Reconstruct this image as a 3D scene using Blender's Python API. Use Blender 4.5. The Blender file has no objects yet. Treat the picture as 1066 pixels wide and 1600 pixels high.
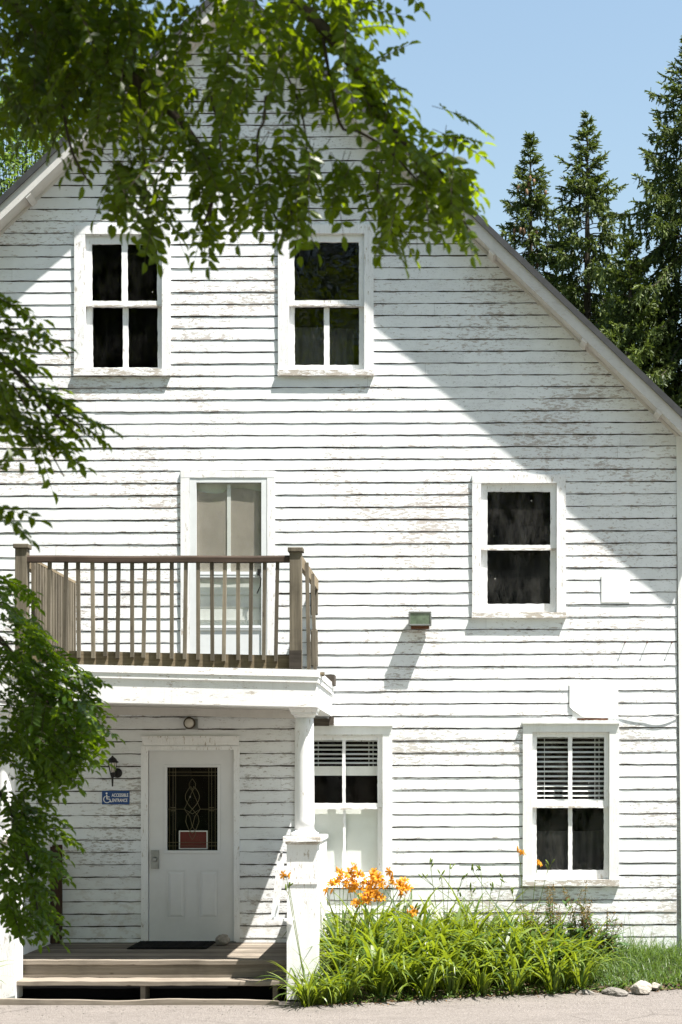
import bpy, math, random
from math import sin, cos, pi, radians, sqrt, atan2
from mathutils import Vector, Matrix, Quaternion

# ------------------------------------------------------------------ camera and scale estimated from image pixels
# The gable wall is the plane Y = 0; the camera stands 18 m in front of it, 2.06 m up.
DIST, EYE, FOC = 18.0, 2.06, 2646.0
VX, VY = 690.0, 1221.0
S0 = FOC / DIST                                   # 147 image pixels per metre on the wall


def WX(u):
    return (u - VX) / S0


def WZ(v):
    return EYE - (v - VY) / S0


def AT(u, v, d):
    """image bearing (u, v) taken out to distance d from the camera plane"""
    return Vector(((u - VX) * d / FOC, d - DIST, EYE - (v - VY) * d / FOC))


sc = bpy.context.scene
COL = sc.collection
SUN = Vector((1.95, -1.0, 5.0)).normalized()
ORG = {}


# ------------------------------------------------------------------ mesh builder
class MB:
    def __init__(self):
        self.v = []
        self.f = []
        self.m = []
        self.t = []
        self.mi = 0
        self.tone = 0.5

    def vert(self, p):
        self.v.append((p[0], p[1], p[2]))
        return len(self.v) - 1

    def face(self, idx, mi=None, tone=None):
        self.f.append(tuple(idx))
        self.m.append(self.mi if mi is None else mi)
        self.t.append(self.tone if tone is None else tone)

    def quad(self, a, b, c, d, mi=None, tone=None):
        n = len(self.v)
        self.v += [tuple(a), tuple(b), tuple(c), tuple(d)]
        self.face((n, n + 1, n + 2, n + 3), mi, tone)

    def box(self, x0, x1, y0, y1, z0, z1, mi=None, tone=None, shear=0.0):
        if x0 > x1: x0, x1 = x1, x0
        if y0 > y1: y0, y1 = y1, y0
        if z0 > z1: z0, z1 = z1, z0
        n = len(self.v)
        for z in (z0, z1):
            for (x, y) in ((x0, y0), (x1, y0), (x1, y1), (x0, y1)):
                self.v.append((x, y, z + shear * x))
        for q in ((3, 2, 1, 0), (4, 5, 6, 7), (0, 1, 5, 4), (1, 2, 6, 5), (2, 3, 7, 6), (3, 0, 4, 7)):
            self.face([n + i for i in q], mi, tone)

    def obox(self, c, ax, ay, az, hx, hy, hz, mi=None, tone=None):
        """oriented box: centre, unit axes, half sizes"""
        n = len(self.v)
        c = Vector(c); ax = Vector(ax); ay = Vector(ay); az = Vector(az)
        for sz in (-1, 1):
            for (sx, sy) in ((-1, -1), (1, -1), (1, 1), (-1, 1)):
                self.v.append(tuple(c + ax * hx * sx + ay * hy * sy + az * hz * sz))
        for q in ((3, 2, 1, 0), (4, 5, 6, 7), (0, 1, 5, 4), (1, 2, 6, 5), (2, 3, 7, 6), (3, 0, 4, 7)):
            self.face([n + i for i in q], mi, tone)

    def beam(self, a, b, w, h, up=(0, 0, 1), mi=None, tone=None):
        a = Vector(a); b = Vector(b)
        ax = (b - a); L = ax.length; ax.normalize()
        ay = Vector(up).cross(ax)
        if ay.length < 1e-4: ay = Vector((1, 0, 0)).cross(ax)
        ay.normalize(); az = ax.cross(ay)
        self.obox((a + b) / 2, ax, ay, az, L / 2, w / 2, h / 2, mi, tone)

    def bar(self, x0, x1, y0, y1, z0, z1, rnd, jit=0.002, axis='x', step=0.05, lo=True, hi=True, tone=None):
        """board with slightly uneven long edges: axis is its long direction"""
        L = (x1 - x0) if axis == 'x' else (z1 - z0)
        k = max(2, int(L / step))
        n0 = len(self.v)
        for i in range(k + 1):
            a = i / k
            j0 = rnd.uniform(-jit, jit) if lo and 0 < i < k else 0
            j1 = rnd.uniform(-jit, jit) if hi and 0 < i < k else 0
            if axis == 'x':
                x = x0 + (x1 - x0) * a
                ring = ((x, y0, z0 + j0), (x, y1, z0 + j0), (x, y1, z1 + j1), (x, y0, z1 + j1))
            else:
                z = z0 + (z1 - z0) * a
                ring = ((x0 + j0, y0, z), (x1 + j1, y0, z), (x1 + j1, y1, z), (x0 + j0, y1, z))
            self.v += ring
        for i in range(k):
            b = n0 + i * 4
            for j in range(4):
                self.face((b + j, b + (j + 1) % 4, b + 4 + (j + 1) % 4, b + 4 + j), None, tone)
        self.face((n0 + 3, n0 + 2, n0 + 1, n0), None, tone)
        e = n0 + k * 4
        self.face((e, e + 1, e + 2, e + 3), None, tone)

    def tube(self, pts, rad, n=6, mi=None, tone=None, cap=True):
        pts = [Vector(p) for p in pts]
        if not isinstance(rad, (list, tuple)): rad = [rad] * len(pts)
        n0 = len(self.v)
        ref = None
        for i, p in enumerate(pts):
            t = (pts[min(i + 1, len(pts) - 1)] - pts[max(i - 1, 0)])
            if t.length < 1e-9: t = Vector((0, 0, 1))
            t.normalize()
            if ref is None:
                ref = t.orthogonal().normalized()
            ref = (ref - t * ref.dot(t))
            if ref.length < 1e-6: ref = t.orthogonal()
            ref.normalize()
            b = t.cross(ref)
            for k in range(n):
                a = 2 * pi * k / n
                q = p + (ref * cos(a) + b * sin(a)) * rad[i]
                self.v.append(tuple(q))
        for i in range(len(pts) - 1):
            for k in range(n):
                a = n0 + i * n
                self.face((a + k, a + (k + 1) % n, a + n + (k + 1) % n, a + n + k), mi, tone)
        if cap:
            self.face([n0 + k for k in range(n)][::-1], mi, tone)
            e = n0 + (len(pts) - 1) * n
            self.face([e + k for k in range(n)], mi, tone)

    def lathe(self, c, prof, n=24, mi=None, tone=None, axis='z'):
        """prof: (radius, height) pairs along the axis through c"""
        n0 = len(self.v)
        for (r, h) in prof:
            for k in range(n):
                a = 2 * pi * k / n
                if axis == 'z':
                    self.v.append((c[0] + r * cos(a), c[1] + r * sin(a), c[2] + h))
                else:
                    self.v.append((c[0] + r * cos(a), c[1] + h, c[2] - r * sin(a)))
        for i in range(len(prof) - 1):
            for k in range(n):
                a = n0 + i * n
                self.face((a + k, a + (k + 1) % n, a + n + (k + 1) % n, a + n + k), mi, tone)
        self.face([n0 + k for k in range(n)][::-1], mi, tone)
        e = n0 + (len(prof) - 1) * n
        self.face([e + k for k in range(n)], mi, tone)

    def build(self, name, mats, parent=None, org=None, smooth=False, bevel=0):
        if not isinstance(mats, (list, tuple)): mats = [mats]
        if org is None:
            org = ORG[parent.name] if parent is not None else Vector((0, 0, 0))
        org = Vector(org)
        me = bpy.data.meshes.new(name)
        me.from_pydata([(x - org.x, y - org.y, z - org.z) for (x, y, z) in self.v], [], self.f)
        for m in mats: me.materials.append(m)
        me.polygons.foreach_set('material_index', self.m)
        at = me.attributes.new('tone', 'FLOAT', 'FACE')
        at.data.foreach_set('value', self.t)
        if smooth:
            me.polygons.foreach_set('use_smooth', [True] * len(self.f))
        me.update()
        o = bpy.data.objects.new(name, me)
        COL.objects.link(o)
        ORG[o.name] = org
        if parent is not None:
            o.parent = parent
            o.location = org - ORG[parent.name]
        else:
            o.location = org
        if bevel:
            b = o.modifiers.new('bevel', 'BEVEL'); b.width = bevel; b.segments = 2; b.limit_method = 'ANGLE'
        return o


def tag(o, label=None, cat=None, group=None, kind=None):
    if label: o['label'] = label
    if cat: o['category'] = cat
    if group: o['group'] = group
    if kind: o['kind'] = kind
    return o


def thing(name, label, cat, loc=(0, 0, 0), group=None):
    o = bpy.data.objects.new(name, None)
    o.empty_display_size = 0.1
    COL.objects.link(o)
    o.location = loc
    ORG[o.name] = Vector(loc)
    return tag(o, label, cat, group)


def copy_tree(o, parent=None):
    c = o.copy(); COL.objects.link(c); c.parent = parent
    for ch in o.children: copy_tree(ch, c)
    return c


# ------------------------------------------------------------------ materials
def new_mat(name):
    m = bpy.data.materials.new(name)
    m.use_nodes = True
    nt = m.node_tree
    nt.nodes.clear()
    out = nt.nodes.new('ShaderNodeOutputMaterial')
    return m, nt, out


class NT:
    def __init__(self, nt):
        self.nt = nt

    def n(self, typ, ins=None, **kw):
        nd = self.nt.nodes.new('ShaderNode' + typ)
        for k, v in kw.items(): setattr(nd, k, v)
        for k, v in (ins or {}).items():
            s = nd.inputs[k]
            if hasattr(v, 'is_output') or isinstance(v, bpy.types.NodeSocket):
                self.nt.links.new(v, s)
            else:
                s.default_value = v
        return nd

    def coord(self, scale=(1, 1, 1), rot=(0, 0, 0), loc=(0, 0, 0)):
        tc = self.nt.nodes.new('ShaderNodeTexCoord')
        mp = self.n('Mapping', {'Vector': tc.outputs['Object'], 'Scale': scale, 'Rotation': rot, 'Location': loc})
        return mp.outputs[0]

    def noise(self, vec, scale, detail=5, rough=0.6, dist=0.0):
        return self.n('TexNoise', {'Vector': vec, 'Scale': scale, 'Detail': detail, 'Roughness': rough, 'Distortion': dist}).outputs[0]

    def ramp(self, fac, stops):
        r = self.n('ValToRGB', {'Fac': fac})
        el = r.color_ramp.elements
        while len(el) < len(stops): el.new(0.5)
        for e, (p, c) in zip(el, stops):
            e.position = p
            e.color = (c, c, c, 1) if not isinstance(c, (tuple, list)) else (c[0], c[1], c[2], 1)
        return r.outputs[0]

    def step(self, fac, a, b):
        return self.n('MapRange', {'Value': fac, 'From Min': a, 'From Max': b, 'To Min': 0.0, 'To Max': 1.0}, interpolation_type='SMOOTHSTEP').outputs[0]

    def math(self, op, a, b=0.0, c=None, clamp=False):
        ins = {0: a, 1: b}
        if c is not None: ins[2] = c
        nd = self.n('Math', ins, operation=op)
        nd.use_clamp = clamp
        return nd.outputs[0]

    def mix(self, fac, a, b, mode='MIX'):
        nd = self.nt.nodes.new('ShaderNodeMix')
        nd.data_type = 'RGBA'; nd.blend_type = mode
        for s, v in ((nd.inputs[0], fac), (nd.inputs[6], a), (nd.inputs[7], b)):
            if isinstance(v, bpy.types.NodeSocket): self.nt.links.new(v, s)
            elif isinstance(v, (tuple, list)): s.default_value = (v[0], v[1], v[2], 1)
            else: s.default_value = v
        return nd.outputs[2]

    def tone(self):
        return self.n('Attribute', attribute_name='tone').outputs['Fac']

    def bump(self, h, strength=0.3, dist=0.01):
        return self.n('Bump', {'Height': h, 'Strength': strength, 'Distance': dist}).outputs[0]

    def bsdf(self, col, rough=0.7, spec=0.3, normal=None, metal=0.0):
        ins = {'Base Color': col if isinstance(col, bpy.types.NodeSocket) else (*col, 1), 'Roughness': rough, 'Specular IOR Level': spec, 'Metallic': metal}
        if normal is not None: ins['Normal'] = normal
        return self.n('BsdfPrincipled', ins).outputs[0]


def link(nt, a, b):
    nt.links.new(a, b)


def mat_plain(name, col, rough=0.6, spec=0.3, metal=0.0, var=0.12, scale=9.0, bump=0.0):
    m, nt, out = new_mat(name)
    N = NT(nt)
    v = N.coord()
    nz = N.noise(v, scale, 5, 0.65)
    f = N.ramp(nz, [(0.3, 0), (0.7, 1)])
    c = N.mix(f, [x * (1 - var) for x in col], [min(1, x * (1 + var)) for x in col])
    nrm = N.bump(N.noise(v, scale * 6, 4), bump, 0.01) if bump else None
    link(nt, N.bsdf(c, rough, spec, nrm, metal), out.inputs[0])
    return m


def mat_siding(name='siding_paint', white=(0.775, 0.80, 0.815), zones=True):
    """old white oil paint on clapboards: flaking in long patches down to grey or pinkish wood, hairline cracks"""
    m, nt, out = new_mat(name)
    N = NT(nt)
    vx = N.coord((1, 1, 3.4))
    vf = N.coord((1.0, 1.0, 2.0), loc=(3.1, 0, 1.7))
    tc = nt.nodes.new('ShaderNodeTexCoord')
    sep = N.n('SeparateXYZ', {0: tc.outputs['Object']})
    big = N.noise(N.coord((0.6, 1, 1.1)), 1.1, 4, 0.55)            # where paint has failed
    fl = N.noise(vx, 12.5, 9, 0.74, 0.35)                              # flakes
    fl2 = N.noise(vf, 22.0, 8, 0.75, 0.5)
    tone = N.tone()
    thr = N.math('MULTIPLY_ADD', big, -0.62, 0.928)
    thr = N.math('MULTIPLY_ADD', tone, -0.05, thr)
    ac = N.n('Attribute', attribute_name='across').outputs['Fac']
    edge = N.math('ADD', N.step(ac, 0.72, 1.0), N.math('SUBTRACT', 1.0, N.step(ac, 0.0, 0.26)))
    if zones: thr = N.math('MULTIPLY_ADD', edge, -0.045, thr)
    d1 = N.math('SUBTRACT', fl, thr)
    bare = N.step(d1, 0.005, 0.016)
    calm = N.math('MAXIMUM', N.step(sep.outputs[2], 6.0, 7.6), N.math('MULTIPLY', N.step(sep.outputs[0], 0.3, 1.4), N.step(sep.outputs[2], 4.2, 5.0)))
    porchw = N.math('MULTIPLY', N.math('SUBTRACT', 1.0, N.step(sep.outputs[2], 2.6, 2.9)), N.math('SUBTRACT', 1.0, N.step(sep.outputs[0], -1.2, -1.0)))
    calm = N.math('MAXIMUM', calm, N.math('MULTIPLY', porchw, 0.6))
    thr = N.math('MULTIPLY_ADD', calm, 0.07, thr)
    thr2 = N.math('MULTIPLY_ADD', big, -0.50, 0.888)
    thr2 = N.math('MULTIPLY_ADD', calm, 0.06, thr2)
    if zones: thr2 = N.math('MULTIPLY_ADD', edge, -0.045, thr2)
    bare2 = N.math('MULTIPLY', N.step(N.math('SUBTRACT', fl2, thr2), 0.0, 0.012), 0.8)
    bare = N.math('MAXIMUM', bare, bare2)
    # hairline cracks along the grain
    cr = N.noise(N.coord((1.6, 1, 34.0)), 3.2, 6, 0.62, 0.25)
    crk = N.math('SUBTRACT', 1.0, N.step(N.math('ABSOLUTE', N.math('SUBTRACT', cr, 0.5)), 0.0, 0.010))
    crm = N.step(N.noise(N.coord((1, 1, 4), loc=(7, 2, 3)), 2.3, 4), 0.50, 0.62)
    crk = N.math('MULTIPLY', crk, crm)
    woodn = N.noise(N.coord((2, 1, 40)), 6, 5, 0.7)
    grey = N.mix(N.ramp(woodn, [(0.3, 0), (0.7, 1)]), (0.31, 0.295, 0.275), (0.57, 0.555, 0.53))
    pink = N.mix(N.ramp(woodn, [(0.3, 0), (0.7, 1)]), (0.40, 0.345, 0.315), (0.62, 0.57, 0.54))
    pz = N.math('MULTIPLY', N.step(sep.outputs[2], 2.6, 4.0), N.math('SUBTRACT', 1.0, N.step(sep.outputs[2], 7.2, 8.2)))
    wood = N.mix(N.math('MULTIPLY', pz, 0.55), grey, pink)
    tv = N.math('MULTIPLY_ADD', tone, 0.10, 0.92)
    stain = N.ramp(N.noise(N.coord((2.2, 1, 1.2)), 2.5, 6, 0.7), [(0.35, 0.93), (0.65, 1.0)])
    wc = N.mix(1.0, white, tv, 'MULTIPLY')
    wc = N.mix(1.0, wc, stain, 'MULTIPLY')
    # thin, chalky areas where undercoat shows
    thin = N.math('MULTIPLY', N.step(fl, 0.56, 0.72), 0.22)
    wc = N.mix(thin, wc, (0.66, 0.62, 0.58))
    col = N.mix(bare, wc, wood)
    col = N.mix(N.math('MULTIPLY', crk, 0.8), col, (0.20, 0.17, 0.15))
    if zones:
        # dirt held in the rough paint along the edges of each board
        ed = N.math('MULTIPLY', edge, N.step(N.noise(N.coord((1, 1, 3), loc=(5, 0, 8)), 14, 8, 0.75), 0.46, 0.66))
        ed = N.math('MULTIPLY', ed, N.math('MULTIPLY_ADD', calm, -0.6, 1.0))
        col = N.mix(N.math('MULTIPLY', ed, 0.38), col, (0.36, 0.345, 0.33))
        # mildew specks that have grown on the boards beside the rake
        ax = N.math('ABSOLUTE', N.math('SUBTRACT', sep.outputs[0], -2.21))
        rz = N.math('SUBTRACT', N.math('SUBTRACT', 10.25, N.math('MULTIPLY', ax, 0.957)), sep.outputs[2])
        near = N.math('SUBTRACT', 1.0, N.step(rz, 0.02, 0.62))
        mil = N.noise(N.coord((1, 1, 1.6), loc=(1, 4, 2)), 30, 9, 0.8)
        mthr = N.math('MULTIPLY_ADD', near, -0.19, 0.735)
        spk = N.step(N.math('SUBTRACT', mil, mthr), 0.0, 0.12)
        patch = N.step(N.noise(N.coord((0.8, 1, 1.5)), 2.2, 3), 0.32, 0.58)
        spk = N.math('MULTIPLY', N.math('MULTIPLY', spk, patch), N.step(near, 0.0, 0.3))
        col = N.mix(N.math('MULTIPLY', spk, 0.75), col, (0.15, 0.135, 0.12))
        # dust and rain splash on the lowest boards
        low = N.math('SUBTRACT', 1.0, N.step(sep.outputs[2], 0.3, 1.1))
        sp = N.math('MULTIPLY', low, N.step(N.noise(N.coord((1.2, 1, 2)), 5, 6, 0.7), 0.48, 0.62))
        col = N.mix(N.math('MULTIPLY', sp, 0.5), col, (0.48, 0.44, 0.38))
    hgt = N.math('SUBTRACT', N.math('MULTIPLY', N.noise(N.coord((1, 1, 14)), 9, 6, 0.7), 0.35), bare)
    hgt = N.math('SUBTRACT', hgt, N.math('MULTIPLY', crk, 0.8))
    nrm = N.bump(hgt, 0.55, 0.003)
    link(nt, N.bsdf(col, 0.62, 0.25, nrm), out.inputs[0])
    return m


def mat_trim(name, white=(0.80, 0.81, 0.82), amount=0.0, vert=True, dirt=(0.22, 0.18, 0.15)):
    """painted trim boards, chipped along the grain"""
    m, nt, out = new_mat(name)
    N = NT(nt)
    sc_ = (4.0, 4.0, 1.0) if vert else (1.0, 4.0, 4.0)
    fl = N.noise(N.coord(sc_), 9, 9, 0.74, 0.3)
    big = N.noise(N.coord(), 2.1, 3)
    thr = N.math('MULTIPLY_ADD', big, -0.30, 0.84 - amount)
    bare = N.step(N.math('SUBTRACT', fl, thr), 0.0, 0.015)
    fine = N.noise(N.coord(sc_, loc=(2, 1, 5)), 40, 6, 0.75)
    chips = N.step(N.math('SUBTRACT', fine, N.math('MULTIPLY_ADD', big, -0.22, 0.80 - amount * 0.6)), 0.0, 0.02)
    st = N.ramp(N.noise(N.coord((3, 3, 1.4)), 3.0, 6, 0.7), [(0.3, 0.90), (0.65, 1.0)])
    col = N.mix(1.0, white, st, 'MULTIPLY')
    cs = (30, 30, 1.3) if vert else (1.3, 30, 30)
    cr = N.noise(N.coord(cs), 2.4, 6, 0.62, 0.25)
    crk = N.math('SUBTRACT', 1.0, N.step(N.math('ABSOLUTE', N.math('SUBTRACT', cr, 0.5)), 0.0, 0.012))
    crk = N.math('MULTIPLY', crk, N.step(N.noise(N.coord((1, 1, 1), loc=(3, 6, 1)), 3.1, 4), 0.46, 0.60))
    stk = N.step(N.noise(N.coord((16, 16, 0.9), loc=(8, 2, 4)), 1.6, 6, 0.7), 0.52, 0.78)
    col = N.mix(N.math('MULTIPLY', stk, 0.28), col, (0.47, 0.44, 0.40))
    col = N.mix(N.math('MULTIPLY', crk, 0.65), col, (0.24, 0.21, 0.18))
    col = N.mix(bare, col, (0.46, 0.42, 0.37))
    col = N.mix(N.math('MULTIPLY', chips, 0.7), col, dirt)
    h = N.math('SUBTRACT', N.math('MULTIPLY', fl, 0.3), N.math('MAXIMUM', bare, chips))
    link(nt, N.bsdf(col, 0.55, 0.3, N.bump(h, 0.5, 0.002)), out.inputs[0])
    return m


def mat_wood(name, a, b, axis='z', grain=26.0, knots=True, rough=0.85):
    m, nt, out = new_mat(name)
    N = NT(nt)
    s = {'x': (1.2, grain, grain), 'y': (grain, 1.2, grain), 'z': (grain, grain, 1.2)}[axis]
    g = N.noise(N.coord(s), 1.0, 8, 0.72, 0.6)
    w = N.noise(N.coord(), 2.3, 5, 0.6)
    c = N.mix(N.ramp(g, [(0.28, 0), (0.72, 1)]), a, b)
    tv = N.math('MULTIPLY_ADD', N.tone(), 0.7, 0.65)
    c = N.mix(1.0, c, tv, 'MULTIPLY')
    c = N.mix(N.math('MULTIPLY', N.step(w, 0.45, 0.75), 0.45), c, [x * 0.5 for x in a])
    if knots:
        k = N.n('TexVoronoi', {'Vector': N.coord((9, 9, 3.2) if axis == 'z' else (3.2, 9, 9)), 'Scale': 1.0}).outputs['Distance']
        c = N.mix(N.math('MULTIPLY', N.math('SUBTRACT', 1.0, N.step(k, 0.03, 0.12)), 0.75), c, (0.035, 0.022, 0.014))
    link(nt, N.bsdf(c, rough, 0.2, N.bump(g, 0.6, 0.003)), out.inputs[0])
    return m


def mat_leaf(name, dark, light, trans, rough=0.5, tfac=0.35, spec=0.35):
    m, nt, out = new_mat(name)
    N = NT(nt)
    t = N.tone()
    c = N.mix(t, dark, light)
    c = N.mix(N.math('MULTIPLY', N.noise(N.coord(), 30, 2), 0.35), c, [x * 0.7 for x in dark])
    p = N.bsdf(c, rough, spec)
    tr = N.n('BsdfTranslucent', {'Color': N.mix(t, [x * 0.75 for x in trans], trans)}).outputs[0]
    mx = N.n('MixShader', {0: tfac, 1: p, 2: tr}).outputs[0]
    link(nt, mx, out.inputs[0])
    return m


def mat_glass(name, tint=(0.96, 0.965, 0.96), refl=0.005, lwf=0.07, dust=0.010, specks=True):
    m, nt, out = new_mat(name)
    N = NT(nt)
    tr = N.n('BsdfTransparent', {'Color': (*tint, 1)}).outputs[0]
    v = N.coord()
    wob = N.bump(N.noise(v, 3.5, 2), 0.12, 0.02)
    gl = N.n('BsdfGlossy', {'Color': (1, 1, 1, 1), 'Roughness': 0.02, 'Normal': wob}).outputs[0]
    lw = N.n('LayerWeight', {'Blend': 0.12}).outputs['Fresnel']
    f = N.math('MULTIPLY_ADD', lw, lwf, refl * 0.5, clamp=True)
    a = N.n('MixShader', {0: f, 1: tr, 2: gl}).outputs[0]
    df = N.n('BsdfDiffuse', {'Color': (0.62, 0.60, 0.56, 1)}).outputs[0]
    d = N.ramp(N.noise(N.coord((1, 1, 0.45)), 7, 7, 0.7), [(0.42, 0.0), (0.8, 1.0)])
    d = N.math('MULTIPLY', d, dust)
    if specks:
        vo = N.n('TexVoronoi', {'Vector': N.coord((1, 0.02, 1)), 'Scale': 9.0}).outputs['Distance']
        sel = N.step(N.noise(N.coord((1, 0.02, 1)), 6.0, 2), 0.54, 0.60)
        spk = N.math('MULTIPLY', N.math('SUBTRACT', 1.0, N.step(vo, 0.05, 0.085)), sel)
        d = N.math('MAXIMUM', d, N.math('MULTIPLY', spk, 0.55))
    b = N.n('MixShader', {0: d, 1: a, 2: df}).outputs[0]
    link(nt, b, out.inputs[0])
    return m


def mat_road():
    m, nt, out = new_mat('asphalt_dusty')
    N = NT(nt)
    v = N.coord()
    big = N.noise(N.coord((0.7, 2.0, 1)), 1.3, 5, 0.6)
    mid = N.noise(v, 9, 6, 0.7)
    vo = N.n('TexVoronoi', {'Vector': v, 'Scale': 85.0})
    st = N.ramp(vo.outputs['Color'], [(0.25, (0.105, 0.094, 0.086)), (0.6, (0.16, 0.143, 0.132)), (0.9, (0.26, 0.238, 0.22))])
    c = N.mix(N.ramp(mid, [(0.35, 0), (0.7, 1)]), (0.135, 0.12, 0.11), (0.185, 0.167, 0.155))
    c = N.mix(0.5, c, st)
    c = N.mix(N.math('MULTIPLY', N.step(big, 0.45, 0.7), 0.35), c, (0.20, 0.18, 0.165))
    pits = N.step(N.noise(v, 60, 3, 0.7), 0.64, 0.74)
    c = N.mix(N.math('MULTIPLY', pits, 0.45), c, (0.10, 0.085, 0.075))
    ck = N.n('TexVoronoi', {'Vector': N.mix(0.12, v, N.n('TexNoise', {'Vector': v, 'Scale': 2.5, 'Detail': 4}).outputs[1]), 'Scale': 0.9}, feature='DISTANCE_TO_EDGE').outputs['Distance']
    ckm = N.math('MULTIPLY', N.math('SUBTRACT', 1.0, N.step(ck, 0.003, 0.012)), N.step(N.noise(v, 0.8, 2), 0.45, 0.6))
    c = N.mix(N.math('MULTIPLY', ckm, 0.4), c, (0.05, 0.044, 0.04))
    wr = N.step(N.noise(N.coord((0.5, 1.6, 1), loc=(4, 1, 0)), 2.2, 5, 0.65), 0.52, 0.66)
    c = N.mix(N.math('MULTIPLY', wr, 0.30), c, (0.095, 0.085, 0.078))
    h = N.math('ADD', vo.outputs['Distance'], N.math('MULTIPLY', mid, 0.6))
    link(nt, N.bsdf(c, 0.9, 0.2, N.bump(h, 0.7, 0.012)), out.inputs[0])
    return m


def mat_soil(name, a, b, scale=8):
    m, nt, out = new_mat(name)
    N = NT(nt)
    v = N.coord()
    n1 = N.noise(v, scale, 8, 0.75)
    c = N.mix(N.ramp(n1, [(0.3, 0), (0.7, 1)]), a, b)
    link(nt, N.bsdf(c, 0.95, 0.1, N.bump(n1, 1.0, 0.03)), out.inputs[0])
    return m


M = {}
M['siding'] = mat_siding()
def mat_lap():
    m, nt, out = new_mat('lap_grime_shade')
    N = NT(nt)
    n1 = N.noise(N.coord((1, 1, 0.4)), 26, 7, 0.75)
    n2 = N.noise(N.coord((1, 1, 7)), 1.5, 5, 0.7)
    c = N.mix(N.ramp(n1, [(0.35, 0), (0.7, 1)]), (0.016, 0.014, 0.012), (0.11, 0.095, 0.08))  # grime in the laps, deepened to paint in their shadow line
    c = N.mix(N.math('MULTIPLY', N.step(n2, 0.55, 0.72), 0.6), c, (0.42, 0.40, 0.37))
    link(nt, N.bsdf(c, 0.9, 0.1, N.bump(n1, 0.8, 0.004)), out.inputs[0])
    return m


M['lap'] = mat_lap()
M['trim'] = mat_trim('trim_paint', amount=0.085)
M['trim_h'] = mat_trim('trim_paint_level', amount=0.085, vert=False)
M['trim_worn'] = mat_trim('sill_paint_worn', amount=0.19, vert=False)
M['sash'] = mat_trim('sash_paint', amount=0.07)
M['sage'] = mat_trim('trim_paint_fresh', (0.74, 0.76, 0.755), amount=-0.03)
M['column'] = mat_trim('column_paint', (0.78, 0.79, 0.80), amount=0.08)
M['wood'] = mat_wood('weathered_wood', (0.056, 0.048, 0.035), (0.182, 0.160, 0.122), 'z')
M['wood_x'] = mat_wood('weathered_rail_wood', (0.028, 0.019, 0.014), (0.08, 0.058, 0.044), 'x')
M['wood_rim'] = mat_wood('rim_board_wood', (0.10, 0.078, 0.05), (0.22, 0.18, 0.12), 'x')
M['deck'] = mat_wood('porch_floor_wood', (0.10, 0.085, 0.068), (0.23, 0.20, 0.165), 'x')
M['old_brown'] = mat_wood('dark_brown_board', (0.035, 0.02, 0.014), (0.075, 0.045, 0.03), 'z')
M['rot'] = mat_wood('rotten_beam_wood', (0.035, 0.03, 0.025), (0.13, 0.11, 0.09), 'x', knots=False)
M['roof_metal'] = mat_plain('roof_edge_metal', (0.042, 0.043, 0.046), 0.45, 0.4, 0.0, 0.25)
M['shingle'] = mat_soil('roof_shingle', (0.05, 0.05, 0.05), (0.12, 0.115, 0.11), 20)
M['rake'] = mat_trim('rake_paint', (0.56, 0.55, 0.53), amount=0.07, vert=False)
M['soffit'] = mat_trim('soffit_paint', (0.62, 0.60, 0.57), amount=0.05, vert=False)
M['glass'] = mat_glass('window_glass')
M['glass_mirror'] = mat_glass('old_reflecting_glass', refl=0.03, lwf=0.15)
M['glass_dusty'] = mat_glass('dusty_window_glass', dust=0.045)
M['glass_storm'] = mat_glass('storm_door_glass', refl=0.04, lwf=0.2, dust=0.06, specks=False)
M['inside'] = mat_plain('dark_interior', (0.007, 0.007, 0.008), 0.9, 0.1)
M['curtain'] = mat_plain('grey_curtain', (0.045, 0.046, 0.047), 0.9, 0.1, var=0.25, scale=4)
M['shade'] = mat_plain('beige_blind_cloth', (0.33, 0.30, 0.26), 0.85, 0.15, var=0.07, scale=3)
M['whiteboard'] = mat_plain('white_panel', (0.74, 0.76, 0.74), 0.6, 0.3, var=0.04)
M['slat'] = mat_plain('blind_slat', (0.80, 0.81, 0.80), 0.5, 0.3, var=0.05)
M['door'] = mat_plain('door_steel_paint', (0.64, 0.645, 0.655), 0.42, 0.4, var=0.05, scale=3, bump=0.04)
M['alu'] = mat_plain('storm_frame_paint', (0.66, 0.69, 0.71), 0.4, 0.4, var=0.04)
M['came'] = mat_plain('brass_came', (0.11, 0.095, 0.05), 0.4, 0.4, 0.3)
M['steel'] = mat_plain('worn_steel', (0.26, 0.27, 0.27), 0.4, 0.5, 0.8, 0.2)
M['black_metal'] = mat_plain('black_metal', (0.012, 0.011, 0.011), 0.5, 0.4, 0.2)
M['frost'] = mat_plain('frosted_lamp_glass', (0.55, 0.52, 0.46), 0.25, 0.5)
M['bronze'] = mat_plain('bronze_housing', (0.075, 0.06, 0.045), 0.55, 0.4, 0.4, 0.3)
M['lens'] = mat_plain('flood_lens', (0.10, 0.14, 0.095), 0.08, 0.9, 0.0, 0.4, 14)  # green of the reflection painted into the lens colour
M['blue'] = mat_plain('sign_blue', (0.012, 0.055, 0.20), 0.4, 0.4, var=0.06)
M['letter'] = mat_plain('sign_white', (0.78, 0.78, 0.78), 0.5, 0.3, var=0.02)
M['rubber'] = mat_soil('mat_rubber', (0.008, 0.008, 0.009), (0.02, 0.02, 0.02), 60)
M['plate'] = mat_plain('white_plate', (0.82, 0.83, 0.83), 0.4, 0.4, var=0.015)
M['rust'] = mat_soil('rust', (0.07, 0.03, 0.016), (0.20, 0.09, 0.045), 30)
M['cable'] = mat_plain('grey_cable', (0.42, 0.42, 0.42), 0.6)
M['red'] = mat_plain('red_notice', (0.14, 0.018, 0.014), 0.5)
M['rock'] = mat_soil('pale_limestone', (0.20, 0.18, 0.15), (0.42, 0.39, 0.35), 14)
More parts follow.
